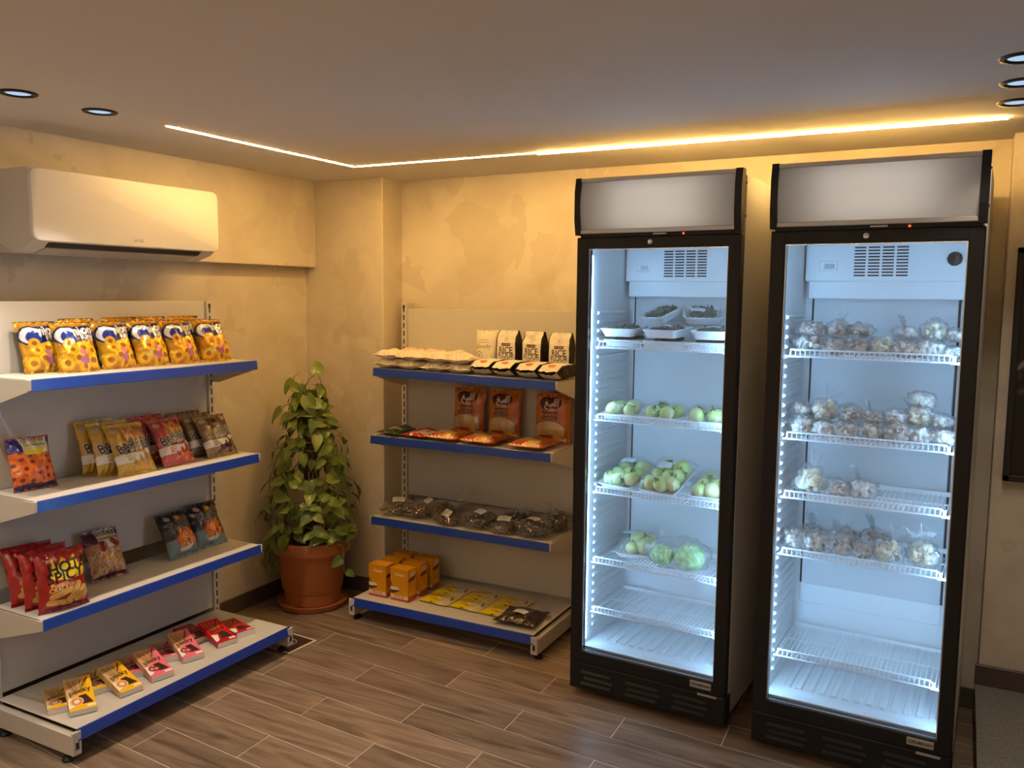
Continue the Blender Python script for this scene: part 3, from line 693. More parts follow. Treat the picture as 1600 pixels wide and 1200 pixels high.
CAMV = Vector((0, 0, 1.55))
def env(z):        # radius of the foliage at height z
    pts = [(.30, .26), (.40, .265), (.55, .275), (.70, .235), (.85, .185), (.98, .13), (1.06, .085), (1.12, .06)]
    for (a, r0), (c, r1) in zip(pts, pts[1:]):
        if z <= c: return r0 + (r1 - r0) * max(0, z - a) / (c - a)
    return .05
def put_leaf(p, face, size, roll=0.0):
    """p: leaf base (local); leaf hangs with its upper side towards 'face'"""
    f = face.normalized(); down = Vector((0, 0, -1)) + Vector((rnd.uniform(-1, 1), rnd.uniform(-1, 1), rnd.uniform(0, 1.1))) + f * rnd.uniform(.0, .9)
    y = (down - f * down.dot(f)).normalized(); x = y.cross(f).normalized()
    m = Matrix((x, y, f)).transposed().to_4x4()
    o = link('leaf', rnd.choice(LEAVES), pot); o.matrix_local = Matrix.Translation(p) @ m @ Matrix.Diagonal((size, size, size, 1)); return o
made = 0; tries = 0
while made < 235 and tries < 3000:
    tries += 1
    z = .36 + (1.10 - .36) * rnd.random() ** 1.15; a = rnd.uniform(0, 2 * math.pi)
    toc = math.atan2(-PC.y, -PC.x)
    if math.cos(a - toc) < -.35 and rnd.random() < .8: continue
    r = env(z) * (.45 + .55 * rnd.random() ** .6) * .86
    p = Vector((math.cos(a) * r, math.sin(a) * r, z)); wp = PC + p
    if wp.x < XL + .06 or wp.y > 3.415: continue
    out = Vector((math.cos(a), math.sin(a), .5 + rnd.uniform(-.5, 1.1)))
    put_leaf(p, out, rnd.uniform(.052, .092)); made += 1
for p, f, s in (((.10, -.05, 1.165), (.5, -.8, .5), .085), ((-.085, -.03, 1.125), (.1, -.9, .5), .08), ((-.05, -.07, 1.10), (.2, -.9, .6), .07), ((.05, -.08, 1.06), (.4, -.8, .4), .11), ((.11, -.05, 1.02), (.6, -.6, .6), .10), ((-.13, -.06, .98), (-.2, -.9, .6), .09),
                ((-.19, -.08, .30), (-.3, -.9, .3), .09), ((-.17, -.14, .25), (-.3, -.9, .3), .08), ((-.20, -.06, .18), (-.5, -.8, .3), .085), ((.20, -.02, .27), (.6, -.7, .3), .07), ((.215, .0, .20), (.6, -.7, .2), .055), ((.225, .03, .36), (.7, -.6, .4), .07)):
    put_leaf(Vector(p), Vector(f), s)
for i in range(16):
    a = rnd.uniform(0, 6.28); r0 = rnd.uniform(.05, .13); z1 = rnd.uniform(.6, 1.08); pts = []
    for k in range(7):
        q = k / 6; z = .315 + (z1 - .315) * q; rr_ = (r0 * (1 - q) + .045 * q) + env(z) * .45 * math.sin(math.pi * q); aa = a + q * rnd.uniform(-.3, .8)
        pts.append((math.cos(aa) * rr_, math.sin(aa) * rr_, z))
    MB().tube(pts, .0033, 5).build('vine', M_VINE, pot, True)
for sx, sy, ex, ey, zz in ((-.10, -.12, -.20, -.09, .17), (-.08, -.13, -.18, -.14, .24), (.12, -.08, .215, -.02, .20), (.13, -.03, .225, .02, .30)):
    MB().tube([(sx, sy, .33), (sx * 1.45, sy * 1.3, .375), (ex * .98, ey, .33), (ex, ey, zz)], .004, 5).build('vine', M_VINE, pot, True)
MB().tube([(-.02, -.03, 1.06), (.04, -.05, 1.14), (.10, -.05, 1.17)], .002, 5).build('vine', M_VINE, pot, True)
MB().tube([(-.02, -.03, 1.06), (-.06, -.05, 1.13), (-.085, -.03, 1.125)], .002, 5).build('vine', M_VINE, pot, True)

# ------------------------------------------------------------------ snack bags: printed fronts
S = srgb
def cv_onion():
    c = Canvas(84, 104, S(196, 140, 18)); rn = random.Random(3)
    for i in range(70): c.ell(rn.random(), rn.random(), .03 + .06 * rn.random(), .02 + .03 * rn.random(), rn.choice([S(214, 160, 30), S(170, 115, 10), S(235, 190, 60)]), rn.random() * 180, a=.6)
    for x, y, r in ((.30, .60, .15), (.58, .57, .17), (.45, .76, .16), (.82, .62, .15), (.84, .80, .18), (.20, .84, .17), (.62, .90, .15), (.70, .44, .12)):
        c.ell(x, y, r, r * .72, S(240, 176, 24), rn.random() * 60); c.ell(x, y, r * .82, r * .56, S(250, 200, 50), 20); c.ell(x, y, r * .45, r * .28, S(176, 112, 10), 20)
    c.ell(.56, .66, .10, .05, S(214, 130, 150), 20); c.ell(.60, .80, .13, .06, S(206, 120, 160), 15); c.ell(.86, .13, .12, .045, S(150, 90, 120), 10)
    c.ell(.25, .31, .27, .20, S(24, 34, 92)); c.poly([(.25, .16), (.96, .09), (1.0, .38), (.62, .44), (.35, .50)], S(24, 34, 92))
    c.ell(.25, .31, .225, .165, S(240, 238, 235)); c.ell(.28, .34, .155, .115, S(38, 60, 160)); c.ell(.33, .40, .13, .10, S(38, 60, 160))
    c.ell(.27, .47, .13, .10, S(226, 170, 40)); c.ell(.27, .47, .06, .045, S(150, 90, 10))
    c.text('nion', .68, .22, .33, S(245, 243, 240), 9, .03); c.text('Rings', .80, .345, .20, S(245, 243, 240), 9, .022)
    return c
def cv_barrel(base, light, splash, food, foot):
    c = Canvas(84, 104, base); rn = random.Random(8)
    c.rect(0, 0, 1, .09, light); c.ell(.62, .25, .34, .15, splash, -15)
    for i in range(16): c.ell(.62 + rn.uniform(-.24, .24), .22 + rn.uniform(-.09, .08), .07, .04, rn.choice(food), rn.random() * 180)
    c.ell(.16, .16, .10, .05, S(190, 185, 175), 0, a=.7)
    c.poly([(.14, .48), (.98, .36), (1, .52), (.9, .57), (.2, .63)], S(26, 20, 18))
    c.text('BARREL', .53, .47, .31, S(240, 236, 230), 10, .05, .86); c.text('BARREL', .53, .47, .31, S(18, 14, 12), 10, .02, .86)
    c.text('snacks', .62, .555, .10, S(235, 230, 225), 10, .005)
    c.rect(0, .63, .72, .79, S(232, 228, 222)); c.text('BBQ', .34, .68, .11, foot, 0, .01); c.text('MINI', .36, .745, .10, foot, 0, .01)
    c.rect(0, .79, 1, .97, light)
    for i in range(18): c.ell(rn.uniform(.4, 1), rn.uniform(.72, .93), .08, .035, rn.choice(food + [foot]), rn.random() * 180)
    c.ell(.86, .60, .10, .05, S(235, 232, 228)); c.rect(0, .955, 1, 1, base)
    return c
def cv_hot():
    c = Canvas(84, 104, S(168, 18, 20)); rn = random.Random(4)
    for i in range(30): c.ell(rn.random(), rn.random(), .1, .04, S(150, 10, 14), rn.random() * 180, a=.5)
    c.poly([(.20, .46), (.30, .16), (.40, .26), (.50, .12), (.60, .24), (.74, .12), (.82, .28), (.95, .22), (.90, .48), (.60, .50)], S(240, 205, 40))
    c.text('mini', .30, .15, .13, S(230, 220, 180), 8, .012)
    c.text('HOT&', .60, .285, .30, S(18, 14, 10), 6, .028); c.text('SPICY', .52, .43, .30, S(18, 14, 10), 7, .028)
    c.text('Potato', .38, .555, .13, S(235, 215, 120), 8, .012); c.text('CRACKERS', .46, .615, .12, S(235, 215, 120), 8, .012)
    for p in (((.22, .74), (.60, .66)), ((.18, .83), (.58, .875)), ((.55, .83), (.78, .60)), ((.70, .82), (.90, .68)), ((.74, .86), (.95, .76))):
        c.stroke(p, .135, S(150, 70, 10)); c.stroke(p, .115, S(236, 186, 84))
        for q in np.linspace(.08, .92, 7):
            x = p[0][0] + (p[1][0] - p[0][0]) * q; y = p[0][1] + (p[1][1] - p[0][1]) * q; c.stroke(((x - .02, y - .03), (x + .02, y + .03)), .012, S(214, 150, 50))
    c.rect(0, 0, 1, .05, S(140, 10, 12)); c.rect(0, .94, 1, 1, S(130, 8, 12)); return c
def cv_orange():
    c = Canvas(84, 104, S(205, 92, 28)); rn = random.Random(9)
    for i in range(34):
        x, y = rn.random(), .3 + .6 * rn.random(); c.ell(x, y, .13, .095, rn.choice([S(226, 108, 36), S(214, 96, 30), S(238, 128, 52)]), rn.random() * 90); c.ell(x, y, .055, .035, S(120, 40, 16), 0)
    c.rect(0, 0, 1, .30, S(28, 22, 80))
    for k in range(6): c.rect(0, .03 + k * .045, .32, .045 + k * .045, S(70, 60, 170))
    c.rect(.30, .03, .92, .34, S(226, 220, 210)); c.text('GIYOW', .60, .085, .155, S(96, 82, 10), 2, .02); c.ell(.61, .175, .27, .028, S(176, 178, 40))
    c.poly([(.34, .25), (.55, .28), (.92, .22), (.70, .36), (.36, .36)], S(238, 222, 50)); c.poly([(0, .90), (.4, .87), (.6, .90), (1, .86), (1, 1), (0, 1)], S(28, 22, 80)); return c
def cv_fries():
    c = Canvas(84, 104, S(176, 128, 88)); rn = random.Random(12)
    for i in range(95):
        x, y = rn.random(), .42 + .5 * rn.random(); a = rn.uniform(0, 3.14); dx, dy = .11 * math.cos(a), .08 * math.sin(a)
        c.stroke(((x - dx, y - dy), (x + dx, y + dy)), .062, S(120, 70, 40)); c.stroke(((x - dx, y - dy), (x + dx, y + dy)), .048, rn.choice([S(226, 176, 128), S(212, 160, 110), S(236, 192, 146)]))
    c.rect(0, 0, 1, .15, S(74, 18, 52)); c.rect(0, .15, .34, .30, S(82, 24, 60)); c.rect(.34, .03, .90, .40, S(222, 212, 198)); c.rect(.38, .04, .86, .15, S(110, 100, 40))
    c.text('SPICY', .62, .10, .17, S(225, 215, 160), 0, .015); c.rect(.36, .19, .90, .235, S(150, 140, 50)); c.ell(.40, .36, .13, .11, S(140, 24, 28), 20); c.ell(.76, .32, .16, .07, S(150, 30, 34), 25)
    c.poly([(0, .93), (.5, .88), (1, .90), (1, 1), (0, 1)], S(92, 14, 58)); return c
def cv_tubes():
    c = Canvas(84, 104, S(30, 26, 30)); rn = random.Random(6)
    c.poly([(0, .42), (.2, .50), (.2, 1), (0, 1)], S(92, 112, 122)); c.rect(0, .60, 1, 1, S(110, 138, 142)); c.poly([(0, .38), (1, .36), (1, .62), (0, .62)], S(52, 54, 60))
    c.ell(.26, .15, .10, .06, S(176, 166, 168)); c.ell(.60, .17, .11, .07, S(216, 130, 30), 30); c.ell(.60, .18, .06, .05, S(245, 190, 70)); c.ell(.76, .17, .12, .04, S(130, 50, 36), -20)
    c.text('TUBES', .57, .335, .36, S(170, 168, 160), 9, .04, .9); c.text('TUBES', .57, .335, .36, S(14, 12, 12), 9, .008, .9)
    c.stroke(((.36, .47), (.95, .40)), .035, S(170, 70, 60)); c.ell(.60, .64, .37, .20, S(120, 44, 12))
    for i in range(42):
        a = rn.uniform(0, 6.28); r = rn.random() ** .5; x, y = .60 + .31 * r * math.cos(a), .64 + .165 * r * math.sin(a); q = rn.uniform(.6, 2.3); dx, dy = .06 * math.cos(q), .045 * math.sin(q)
        c.stroke(((x - dx, y - dy), (x + dx, y + dy)), .075, S(170, 74, 16)); c.stroke(((x - dx, y - dy), (x + dx, y + dy)), .055, rn.choice([S(238, 138, 44), S(226, 118, 30), S(248, 168, 84)]))
    c.poly([(.30, .82), (.80, .78), (.6, .88), (.34, .88)], S(214, 214, 206)); c.text('x2', .30, .91, .10, S(170, 30, 50), 0, .02); c.rect(0, 0, 1, .06, S(22, 18, 22)); return c
GOLDB = (.20, .13, .02)
MESH = {
    'onion': [pillow('onion_ring_bag', .148, .188, .074, cv_onion(), GOLDB, M_GOLDFOIL, seed=s, seal=.04) for s in (1, 2)],
    'gold': [pillow('snack_bag', .162, .208, .052, cv_barrel(S(192, 150, 40), S(206, 172, 70), S(150, 96, 40), [S(224, 160, 90), S(206, 136, 70)], S(170, 150, 40)), S(190, 150, 50), M_FOIL, seed=3)],
    'pink': [pillow('snack_bag', .160, .203, .058, cv_barrel(S(176, 52, 56), S(196, 88, 86), S(120, 70, 30), [S(224, 150, 70), S(206, 120, 50)], S(176, 50, 56)), S(170, 60, 60), M_FOIL, seed=4)],
    'brown': [pillow('snack_bag', .166, .188, .052, cv_barrel(S(120, 92, 52), S(150, 122, 80), S(50, 28, 18), [S(60, 34, 22), S(80, 50, 34)], S(80, 50, 34)), S(110, 84, 50), M_FOIL, seed=5)],
    'hot': [pillow('snack_bag', .172, .208, .076, cv_hot(), S(150, 14, 18), M_FOIL, seed=6, slump=.3)],
    'orange': [pillow('snack_bag', .150, .188, .068, cv_orange(), S(190, 84, 26), M_FOIL, seed=7, slump=.3)],
    'fries': [pillow('snack_bag', .150, .194, .068, cv_fries(), S(160, 116, 80), M_FOIL, seed=8, slump=.3)],
    'tubes': [pillow('snack_bag', .160, .198, .068, cv_tubes(), S(70, 80, 86), M_FOIL, seed=s, slump=.3) for s in (9, 10)],
}
def bag(kind, name, label, group, x, y, z, yaw, lean, k=0):
    o = link(name, MESH[kind][k % len(MESH[kind])]); tag(o, label, 'snack bag', group)
    return place(o, (x, y, z + .001), R(yaw), R(-lean))
z = LS[0]
for i, (x, y, yaw, ln) in enumerate(((-2.768, 1.962, 80, 22), (-2.782, 2.138, 88, 22), (-2.780, 2.288, 87, 22), (-2.770, 2.436, 89, 24), (-2.762, 2.590, 84, 24))):
    bag('onion', 'onion_ring_bag', f'gold onion ring snack bag, {ORD[i]} from the left in the front row, top shelf', 'gold onion ring bags on the top shelf', x, y, z, yaw, ln, i)
for i, (x, y, yaw, ln) in enumerate(((-2.848, 1.885, 86, 20), (-2.880, 2.055, 92, 10), (-2.884, 2.232, 88, 7), (-2.884, 2.380, 93, 7), (-2.882, 2.540, 87, 8))):
    bag('onion', 'onion_ring_bag', f'gold onion ring snack bag, {ORD[i]} from the left in the rear row, top shelf', 'gold onion ring bags on the top shelf', x, y, z, yaw, ln, i + 1)
z = LS[1]
bag('orange', 'snack_bag', 'clear fronted bag of orange ring snacks with navy ends, alone at shelf left', None, -2.820, 1.812, z, 82, 19)
for x, y, yaw, ln, w in ((-2.740, 2.168, 86, 29, 'front'), (-2.800, 2.126, 84, 22, 'middle'), (-2.862, 2.106, 88, 15, 'rear')):
    bag('gold', 'snack_bag', f'mustard yellow puffed snack bag, {w} one of three on the second shelf', 'mustard yellow snack bags', x, y, z, yaw, ln)
for x, y, yaw, ln, w in ((-2.752, 2.372, 90, 29, 'front'), (-2.832, 2.326, 90, 18, 'rear')):
    bag('pink', 'snack_bag', f'pinkish red puffed snack bag, {w} one of two on the second shelf', 'pinkish red snack bags', x, y, z, yaw, ln)
for x, y, yaw, ln, w in ((-2.744, 2.592, 88, 29, 'front'), (-2.805, 2.560, 88, 23, 'middle'), (-2.866, 2.536, 88, 16, 'rear')):
    bag('brown', 'snack_bag', f'brown puffed snack bag, {w} one of three on the second shelf', 'brown snack bags', x, y, z, yaw, ln)
z = LS[2]
for x, y, yaw, ln, w in ((-2.690, 1.808, 79, 8, 'front'), (-2.764, 1.806, 84, 12, 'middle'), (-2.836, 1.806, 80, 20, 'rear')):
    bag('hot', 'snack_bag', f'red hot and spicy cracker bag, {w} one of three on the third shelf', 'red cracker bags', x, y, z, yaw, ln)
bag('fries', 'snack_bag', 'clear bag of pale fry snacks with purple ends on the third shelf', None, -2.828, 2.095, z, 84, 24)
bag('tubes', 'snack_bag', 'black and teal tube snack bag, left of the pair on the third shelf', 'black and teal snack bags', -2.800, 2.430, z, 90, 29, 0)
bag('tubes', 'snack_bag', 'black and teal tube snack bag, right of the pair next to the upright', 'black and teal snack bags', -2.820, 2.592, z, 86, 26, 1)

# ------------------------------------------------------------------ printed boxes
def card_box(name, w, d, h, faces, plain, m=None):
    """box standing on z=0, front towards -Y; faces: dict of 'front'/'right'/'left'/'top' canvases"""
    m = m or M_PRINT
    def g(cv, org, U, V):
        c = cv.pix()[::-1]; nv, nu = c.shape[:2]; P = np.zeros((nv, nu, 3)); q = np.linspace(0, 1, nu); r = np.linspace(0, 1, nv)
        P[:] = np.array(org) + q[None, :, None] * np.array(U) + r[:, None, None] * np.array(V); return P, c
    pl = Canvas(2, 2, plain); e = .0
    G_ = [g(faces.get('front', pl), (-w / 2, -d / 2, 0), (w, 0, 0), (0, 0, h)), g(faces.get('right', pl), (w / 2, -d / 2, 0), (0, d, 0), (0, 0, h)), g(faces.get('back', pl), (w / 2, d / 2, 0), (-w, 0, 0), (0, 0, h)),
          g(faces.get('left', pl), (-w / 2, d / 2, 0), (0, -d, 0), (0, 0, h)), g(faces.get('top', pl), (-w / 2, -d / 2, h), (w, 0, 0), (0, d, 0)), g(faces.get('bottom', pl), (-w / 2, d / 2, 0), (w, 0, 0), (0, -d, 0))]
    return grid_mesh(name, G_[0][0], G_[0][1], m, G_[1:], smooth=False)
def cv_stick(base, pale, dark, kind):
    c = Canvas(70, 126, base); rn = random.Random(2)
    c.poly([(0, 0), (.72, 0), (.42, .55), (0, .66)], pale)
    for i in range(10):
        x = .06 + i * .085; c.stroke(((x * .5 + .27, .48), (x, .06 + .05 * rn.random())), .035, rn.choice([S(150, 104, 50), S(104, 62, 28), S(176, 132, 70)]))
    c.stroke(((.62, .30), (.86, .06)), .06, dark); c.text('pocky', .50, .44, .34, S(24, 14, 12), 10, .02)
    c.poly([(.42, .58), (.70, .56), (.92, .84), (.50, .84)], S(60, 34, 24)); c.poly([(.05, .60), (.34, .66), (.20, .88), (0, .92)], S(240, 236, 228))
    if kind == 'y': c.ell(.33, .74, .25, .13, S(236, 190, 140)); c.ell(.33, .74, .19, .10, S(214, 130, 80)); c.ell(.33, .74, .11, .06, S(240, 220, 190))
    elif kind == 'p': c.ell(.26, .72, .15, .085, S(120, 30, 30)); c.ell(.44, .74, .15, .085, S(130, 40, 36)); c.ell(.26, .72, .08, .04, S(214, 150, 140)); c.ell(.44, .74, .08, .04, S(214, 150, 140))
    else: c.poly([(.45, .58), (.80, .62), (.86, .84), (.36, .84)], S(52, 44, 40))
    c.rect(.66, .88, .98, .94, S(240, 234, 226)); return c
def cv_edge(pale, base):
    c = Canvas(14, 60, pale); c.rect(0, .55, 1, 1, base, .35)
    for k in range(5): c.rect(.25, .64 + k * .05, .85, .66 + k * .05, S(70, 60, 60))
    return c
def stick_box(base, pale, dark, kind): return card_box('biscuit_stick_box', .084, .022, .168, {'front': cv_stick(base, pale, dark, kind), 'left': cv_edge(pale, base), 'bottom': Canvas(4, 4, S(226, 222, 214))}, pale)
MESH['y'] = stick_box(S(242, 186, 12), S(202, 168, 116), S(70, 40, 20), 'y'); MESH['p'] = stick_box(S(232, 112, 134), S(206, 160, 120), S(110, 40, 40), 'p'); MESH['r'] = stick_box(S(196, 20, 28), S(196, 24, 30), S(60, 30, 24), 'r')
CN = {'y': 'yellow', 'p': 'pink', 'r': 'red'}
def flat_box(kind, x, y, yaw, tilt, dz, label):
    """lying on its back, bottom edge towards the front of the shelf; x,y of the near edge"""
    o = link('biscuit_stick_box', MESH[kind]); tag(o, label, 'biscuit box', CN[kind] + ' biscuit stick boxes')
    th = R(-90 + tilt); m = Matrix.Rotation(R(yaw), 4, 'Z') @ Matrix.Rotation(th, 4, 'X'); off = m @ Vector((0, .012, 0))
    o.matrix_world = Matrix.Translation(Vector((x, y, LB + dz + .0005)) - Vector((off.x, off.y, off.z)) ) @ m; return o
for kind, x, y, yaw, tl, dz, lab in (
        ('y', -2.572, 1.780, 62, 17, 0, 'yellow biscuit stick box, nearest the camera, front'), ('y', -2.645, 1.750, 62, 0, 0, 'yellow biscuit stick box half hidden behind the nearest yellow one'),
        ('y', -2.556, 1.958, 82, 16, 0, 'yellow biscuit stick box beside the pink boxes, front'), ('y', -2.648, 1.918, 74, 0, 0, 'yellow biscuit stick box half hidden beside the pink boxes'),
        ('p', -2.556, 2.092, 76, 16, 0, 'pink biscuit stick box beside the yellow boxes, front'), ('p', -2.650, 2.056, 66, 0, 0, 'pink biscuit stick box half hidden beside the yellow boxes'),
        ('p', -2.585, 2.262, 72, 18, 0, 'pink biscuit stick box beside the red boxes, front'), ('p', -2.655, 2.205, 62, 0, 0, 'pink biscuit stick box half hidden beside the red boxes'),
        ('r', -2.580, 2.432, 76, 14, 0, 'red biscuit stick box beside the pink boxes, front'), ('r', -2.586, 2.540, 76, 0, 0, 'red biscuit stick box nearest the shelf end'), ('r', -2.692, 2.415, 80, 0, 0, 'red biscuit stick box half hidden behind the other red ones')):
    flat_box(kind, x, y, yaw, tl, dz, lab + ', base shelf')

# ------------------------------------------------------------------ flour, rice and dry goods on the back shelving
def s1z(x): return BS[0] - (x + 2.013) * math.tan(R(.9))
def cv_plain(col, tint=None, sec=None):
    c = Canvas(40, 46, col); rn = random.Random(1)
    for i in range(20): c.ell(rn.random(), rn.random(), .18, .1, tuple(k * .95 for k in col), rn.random() * 180, a=.4)
    if tint: c.ell(.5, .55, .36, .26, tint, 10, a=.75)
    if sec: c.text(sec, .5, .3, .12, (.1, .08, .06), 0, .004)
    return c
CREAMP = (.78, .70, .58)
MESH['flour'] = [pillow('flour_pack', .134, .141, .050, cv_plain(CREAMP), CREAMP, M_PAPERBAG, seed=21 + s, seal=.05, wr=.006, backpuff=.7) for s in range(3)]
MESH['flourt'] = [pillow('flour_pack', .134, .138, .050, cv_plain(CREAMP, (.82, .48, .30)), CREAMP, M_PAPERBAG, seed=25, seal=.05, wr=.006, backpuff=.7)]
def lie(o, x, y, z, yaw=0.0, tilt=0.0, roll=0.0): return place(o, (x, y, z), R(yaw), R(-90 + tilt), R(roll))
rnd = random.Random(4)
FX = (-2.420, -2.288, -2.152, -2.018)
for r_, (y0, row) in enumerate(((3.286, 'front'), (3.431, 'rear'))):
    for i, x in enumerate(FX[:4 if r_ == 0 else 3]):
        for lay in (0, 1):
            tint = (r_ == 1 and lay == 1 and i < 2)
            o = link('flour_pack', MESH['flourt'][0] if tint else MESH['flour'][(i + lay + r_) % 3])
            lab = f"cream flour pack, {ORD[i]} from the left, {'upper' if lay else 'lower'} layer, {row} row, beside the plant"
            if tint: lab = f'cream flour pack with orange patch, {ORD[i]} from the left, upper layer, rear row'
            tag(o, lab, 'flour pack', 'cream flour packs on the top shelf')
            xx = x + rnd.uniform(-.004, .004); lie(o, xx + (.012 if r_ else 0), y0 + (.001 if lay else 0), s1z(xx) + .0190 + lay * .043, rnd.uniform(-1.5, 1.5))
def cv_script():
    c = Canvas(64, 84, (.80, .73, .62)); k = (.16, .12, .08)
    c.rect(.18, .25, .62, .265, k, .5); c.rect(.14, .31, .70, .325, k, .6); c.text('Schmaiky', .40, .42, .19, k, 3, .004); c.ell(.28, .70, .17, .165, k, ring=.9); c.ell(.28, .68, .05, .07, k, ring=.7); c.rect(.25, .78, .32, .82, k, .6)
    c.rect(.58, .62, .64, .635, k, .5); c.rect(.58, .68, .66, .695, k, .5); c.rect(.58, .74, .64, .755, k, .5); return c
o = link('semolina_bag', pillow('semolina_bag', .126, .196, .055, cv_script(), (.78, .70, .60), M_PAPERBAG, seed=30, slump=.8, wr=.003)); tag(o, 'cream paper bag with handwritten style print, standing left of rice flour', 'flour bag'); place(o, (-1.988, 3.515, s1z(-1.988) + .001), 0, R(-5))
def cv_rice(lying=False):
    c = Canvas(64, 96, (.80, .74, .65)); k = (.045, .03, .025)
    if lying:
        c.ell(.5, .25, .17, .075, (.62, .20, .04)); c.rect(.2, .42, .8, .44, k, .4); c.rect(.2, .48, .7, .50, k, .4); c.rect(.25, .90, .4, 1, k); c.rect(.7, .9, .85, 1, k); return c
    c.ell(.5, .18, .13, .085, (.45, .36, .26), ring=.85); c.ell(.5, .19, .05, .04, (.55, .42, .28)); c.rect(.30, .300, .72, .375, (.10, .025, .02)); c.text('AL DOHA', .51, .338, .08, (.6, .5, .4), 0, .005)
    c.text('RICE', .51, .475, .32, k, 0, .018); c.text('FLOUR', .51, .595, .25, k, 0, .016); c.rect(.18, .665, .84, .677, k, .6); return c
MESH['rice'] = [block_bag('rice_flour_bag', .106, .062, .196, cv_rice(), (.02, .016, .014), M_PAPERBAG, seed=s) for s in (1, 5)]
MESH['ricel'] = [block_bag('rice_flour_bag', .102, .054, .184, cv_rice(True), (.02, .016, .014), M_PAPERBAG, seed=s) for s in (2, 7)]
for i, (x, yaw) in enumerate(((-1.872, -2), (-1.738, -6), (-1.603, 2))):
    o = link('rice_flour_bag', MESH['rice'][i % 2]); tag(o, f"standing rice flour bag with black sides, {('left', 'middle', 'right')[i]} of three upright ones", 'flour bag', 'standing rice flour bags'); place(o, (x, 3.526, s1z(x) + .001), R(yaw), R(-1))
for i, (x, yaw) in enumerate(((-1.902, 181), (-1.787, 179), (-1.672, 181), (-1.558, 179))):
    o = link('rice_flour_bag', MESH['ricel'][i % 2]); tag(o, f'black and cream rice flour bag lying flat, {ORD[i]} from the left at shelf front', 'flour bag', 'lying rice flour bags'); place(o, (x, 3.476, s1z(x) + .0365), R(yaw), R(-90))

def arabic(c, cx, cy, s, col, wd):
    """the word on the packet, drawn stroke by stroke from right to left"""
    L_ = lambda pts: c.stroke([(cx + x * s, cy + y * s / c.asp) for x, y in pts], wd, col)
    L_([(.95, -.45), (.92, .38)]); L_([(.68, -.50), (.66, .30), (.55, .36), (.40, .34)]); L_([(.44, -.45), (.42, .34), (.30, .34), (.16, .30), (.14, .16), (.24, .06), (.36, .10), (.42, .22)])
    L_([(.16, .32), (-.02, .34), (-.06, .18)]); L_([(-.06, .34), (-.30, .34), (-.46, .20), (-.62, .04), (-.80, .02), (-.50, -.02), (-.70, .28), (-.84, .50), (-.70, .72), (-.40, .74)])
    L_([(-.02, .54), (-.01, .55)]); L_([(-.62, -.28), (-.60, -.27)])
def cv_grits():
    O = S(196, 104, 18); Mn = S(84, 20, 30); c = Canvas(72, 92, O); c.rect(0, 0, 1, .06, S(170, 84, 12)); c.rect(.86, 0, 1, 1, S(178, 88, 14))
    c.ell(.34, .21, .25, .145, S(220, 140, 80)); c.ell(.56, .20, .22, .135, S(220, 140, 80)); c.ell(.34, .21, .23, .13, Mn); c.ell(.56, .20, .20, .12, Mn); c.rect(.30, .10, .60, .30, Mn)
    arabic(c, .46, .195, .21, S(236, 222, 206), .028); c.ell(.48, .345, .11, .04, S(220, 140, 90), -12)
    c.poly([(.22, .37), (.66, .36), (.64, .52), (.18, .52)], Mn); c.text('BURGHUL', .42, .43, .105, S(214, 150, 110), 2, .006); c.rect(.22, .485, .60, .497, S(214, 160, 130))
    c.ell(.44, .70, .45, .16, Mn); c.rect(0, .70, .89, .88, Mn); c.ell(.44, .705, .43, .15, S(206, 172, 116)); c.rect(0, .705, .87, .88, S(206, 172, 116))
    c.rect(0, .86, 1, 1, O); c.poly([(.1, .84), (.55, .82), (.45, .93), (.12, .92)], S(196, 66, 26)); c.ell(.66, .89, .12, .055, S(246, 186, 30)); c.poly([(.0, .93), (.5, .92), (.9, .88), (.9, .95), (.5, .96), (0, .96)], S(236, 210, 190)); c.rect(.3, .955, .8, .985, S(110, 84, 90)); return c
MESH['grits'] = [pillow('grain_bag', .172, .232, .052, cv_grits(), S(196, 104, 18), M_FOIL, seed=s, slump=.5, waist=.02) for s in (31, 33)]
z = BS[1]
for i, (x, yaw) in enumerate(((-2.085, 2), (-1.892, 0), (-1.640, 4))):
    o = link('grain_bag', MESH['grits'][i % 2]); tag(o, f"orange grain bag standing upright, {('left', 'middle', 'right')[i]} of three on second shelf", 'grain bag', 'standing orange grain bags'); place(o, (x, 3.522, z + .001), R(yaw), R(-4))
for x, y, dz, yaw, tl, lab in ((-2.105, 3.283, .020, -6, 0, 'left'), (-1.915, 3.284, .020, -4, 0, 'middle'), (-1.668, 3.284, .020, -3, 0, 'right')):
    o = link('grain_bag', MESH['grits'][0]); tag(o, f'orange grain bag lying flat, {lab} of three at shelf front', 'grain bag', 'lying orange grain bags'); lie(o, x, y, z + dz, yaw, tl); o.scale = (1, 1, .90)
def cv_green():
    c = Canvas(48, 56, S(28, 62, 26)); c.ell(.42, .62, .16, .13, S(214, 208, 180)); c.ell(.72, .68, .10, .06, S(230, 230, 220)); c.rect(0, 0, 1, .25, S(190, 176, 130)); return c
def cv_redw():
    c = Canvas(48, 56, S(178, 26, 30)); c.poly([(.3, .95), (.5, .5), (1, .45), (1, .9)], S(232, 222, 206)); c.rect(.45, .86, .9, .97, S(190, 30, 30)); c.rect(0, 0, 1, .3, S(200, 180, 150)); c.ell(.8, .62, .08, .05, S(60, 50, 30)); return c
for kind, cvf, x, lab in (('green', cv_green, -2.408, 'dark green pack lying at the left end of second shelf'), ('red', cv_redw, -2.262, 'red and white pack lying between green pack and orange bags')):
    o = link('grain_pack', pillow('grain_pack', .148, .20, .036, cvf(), S(120, 110, 80), M_FOIL, seed=41, seal=.04)); tag(o, lab, 'grain pack'); lie(o, x, 3.292, z + .0155, -3)

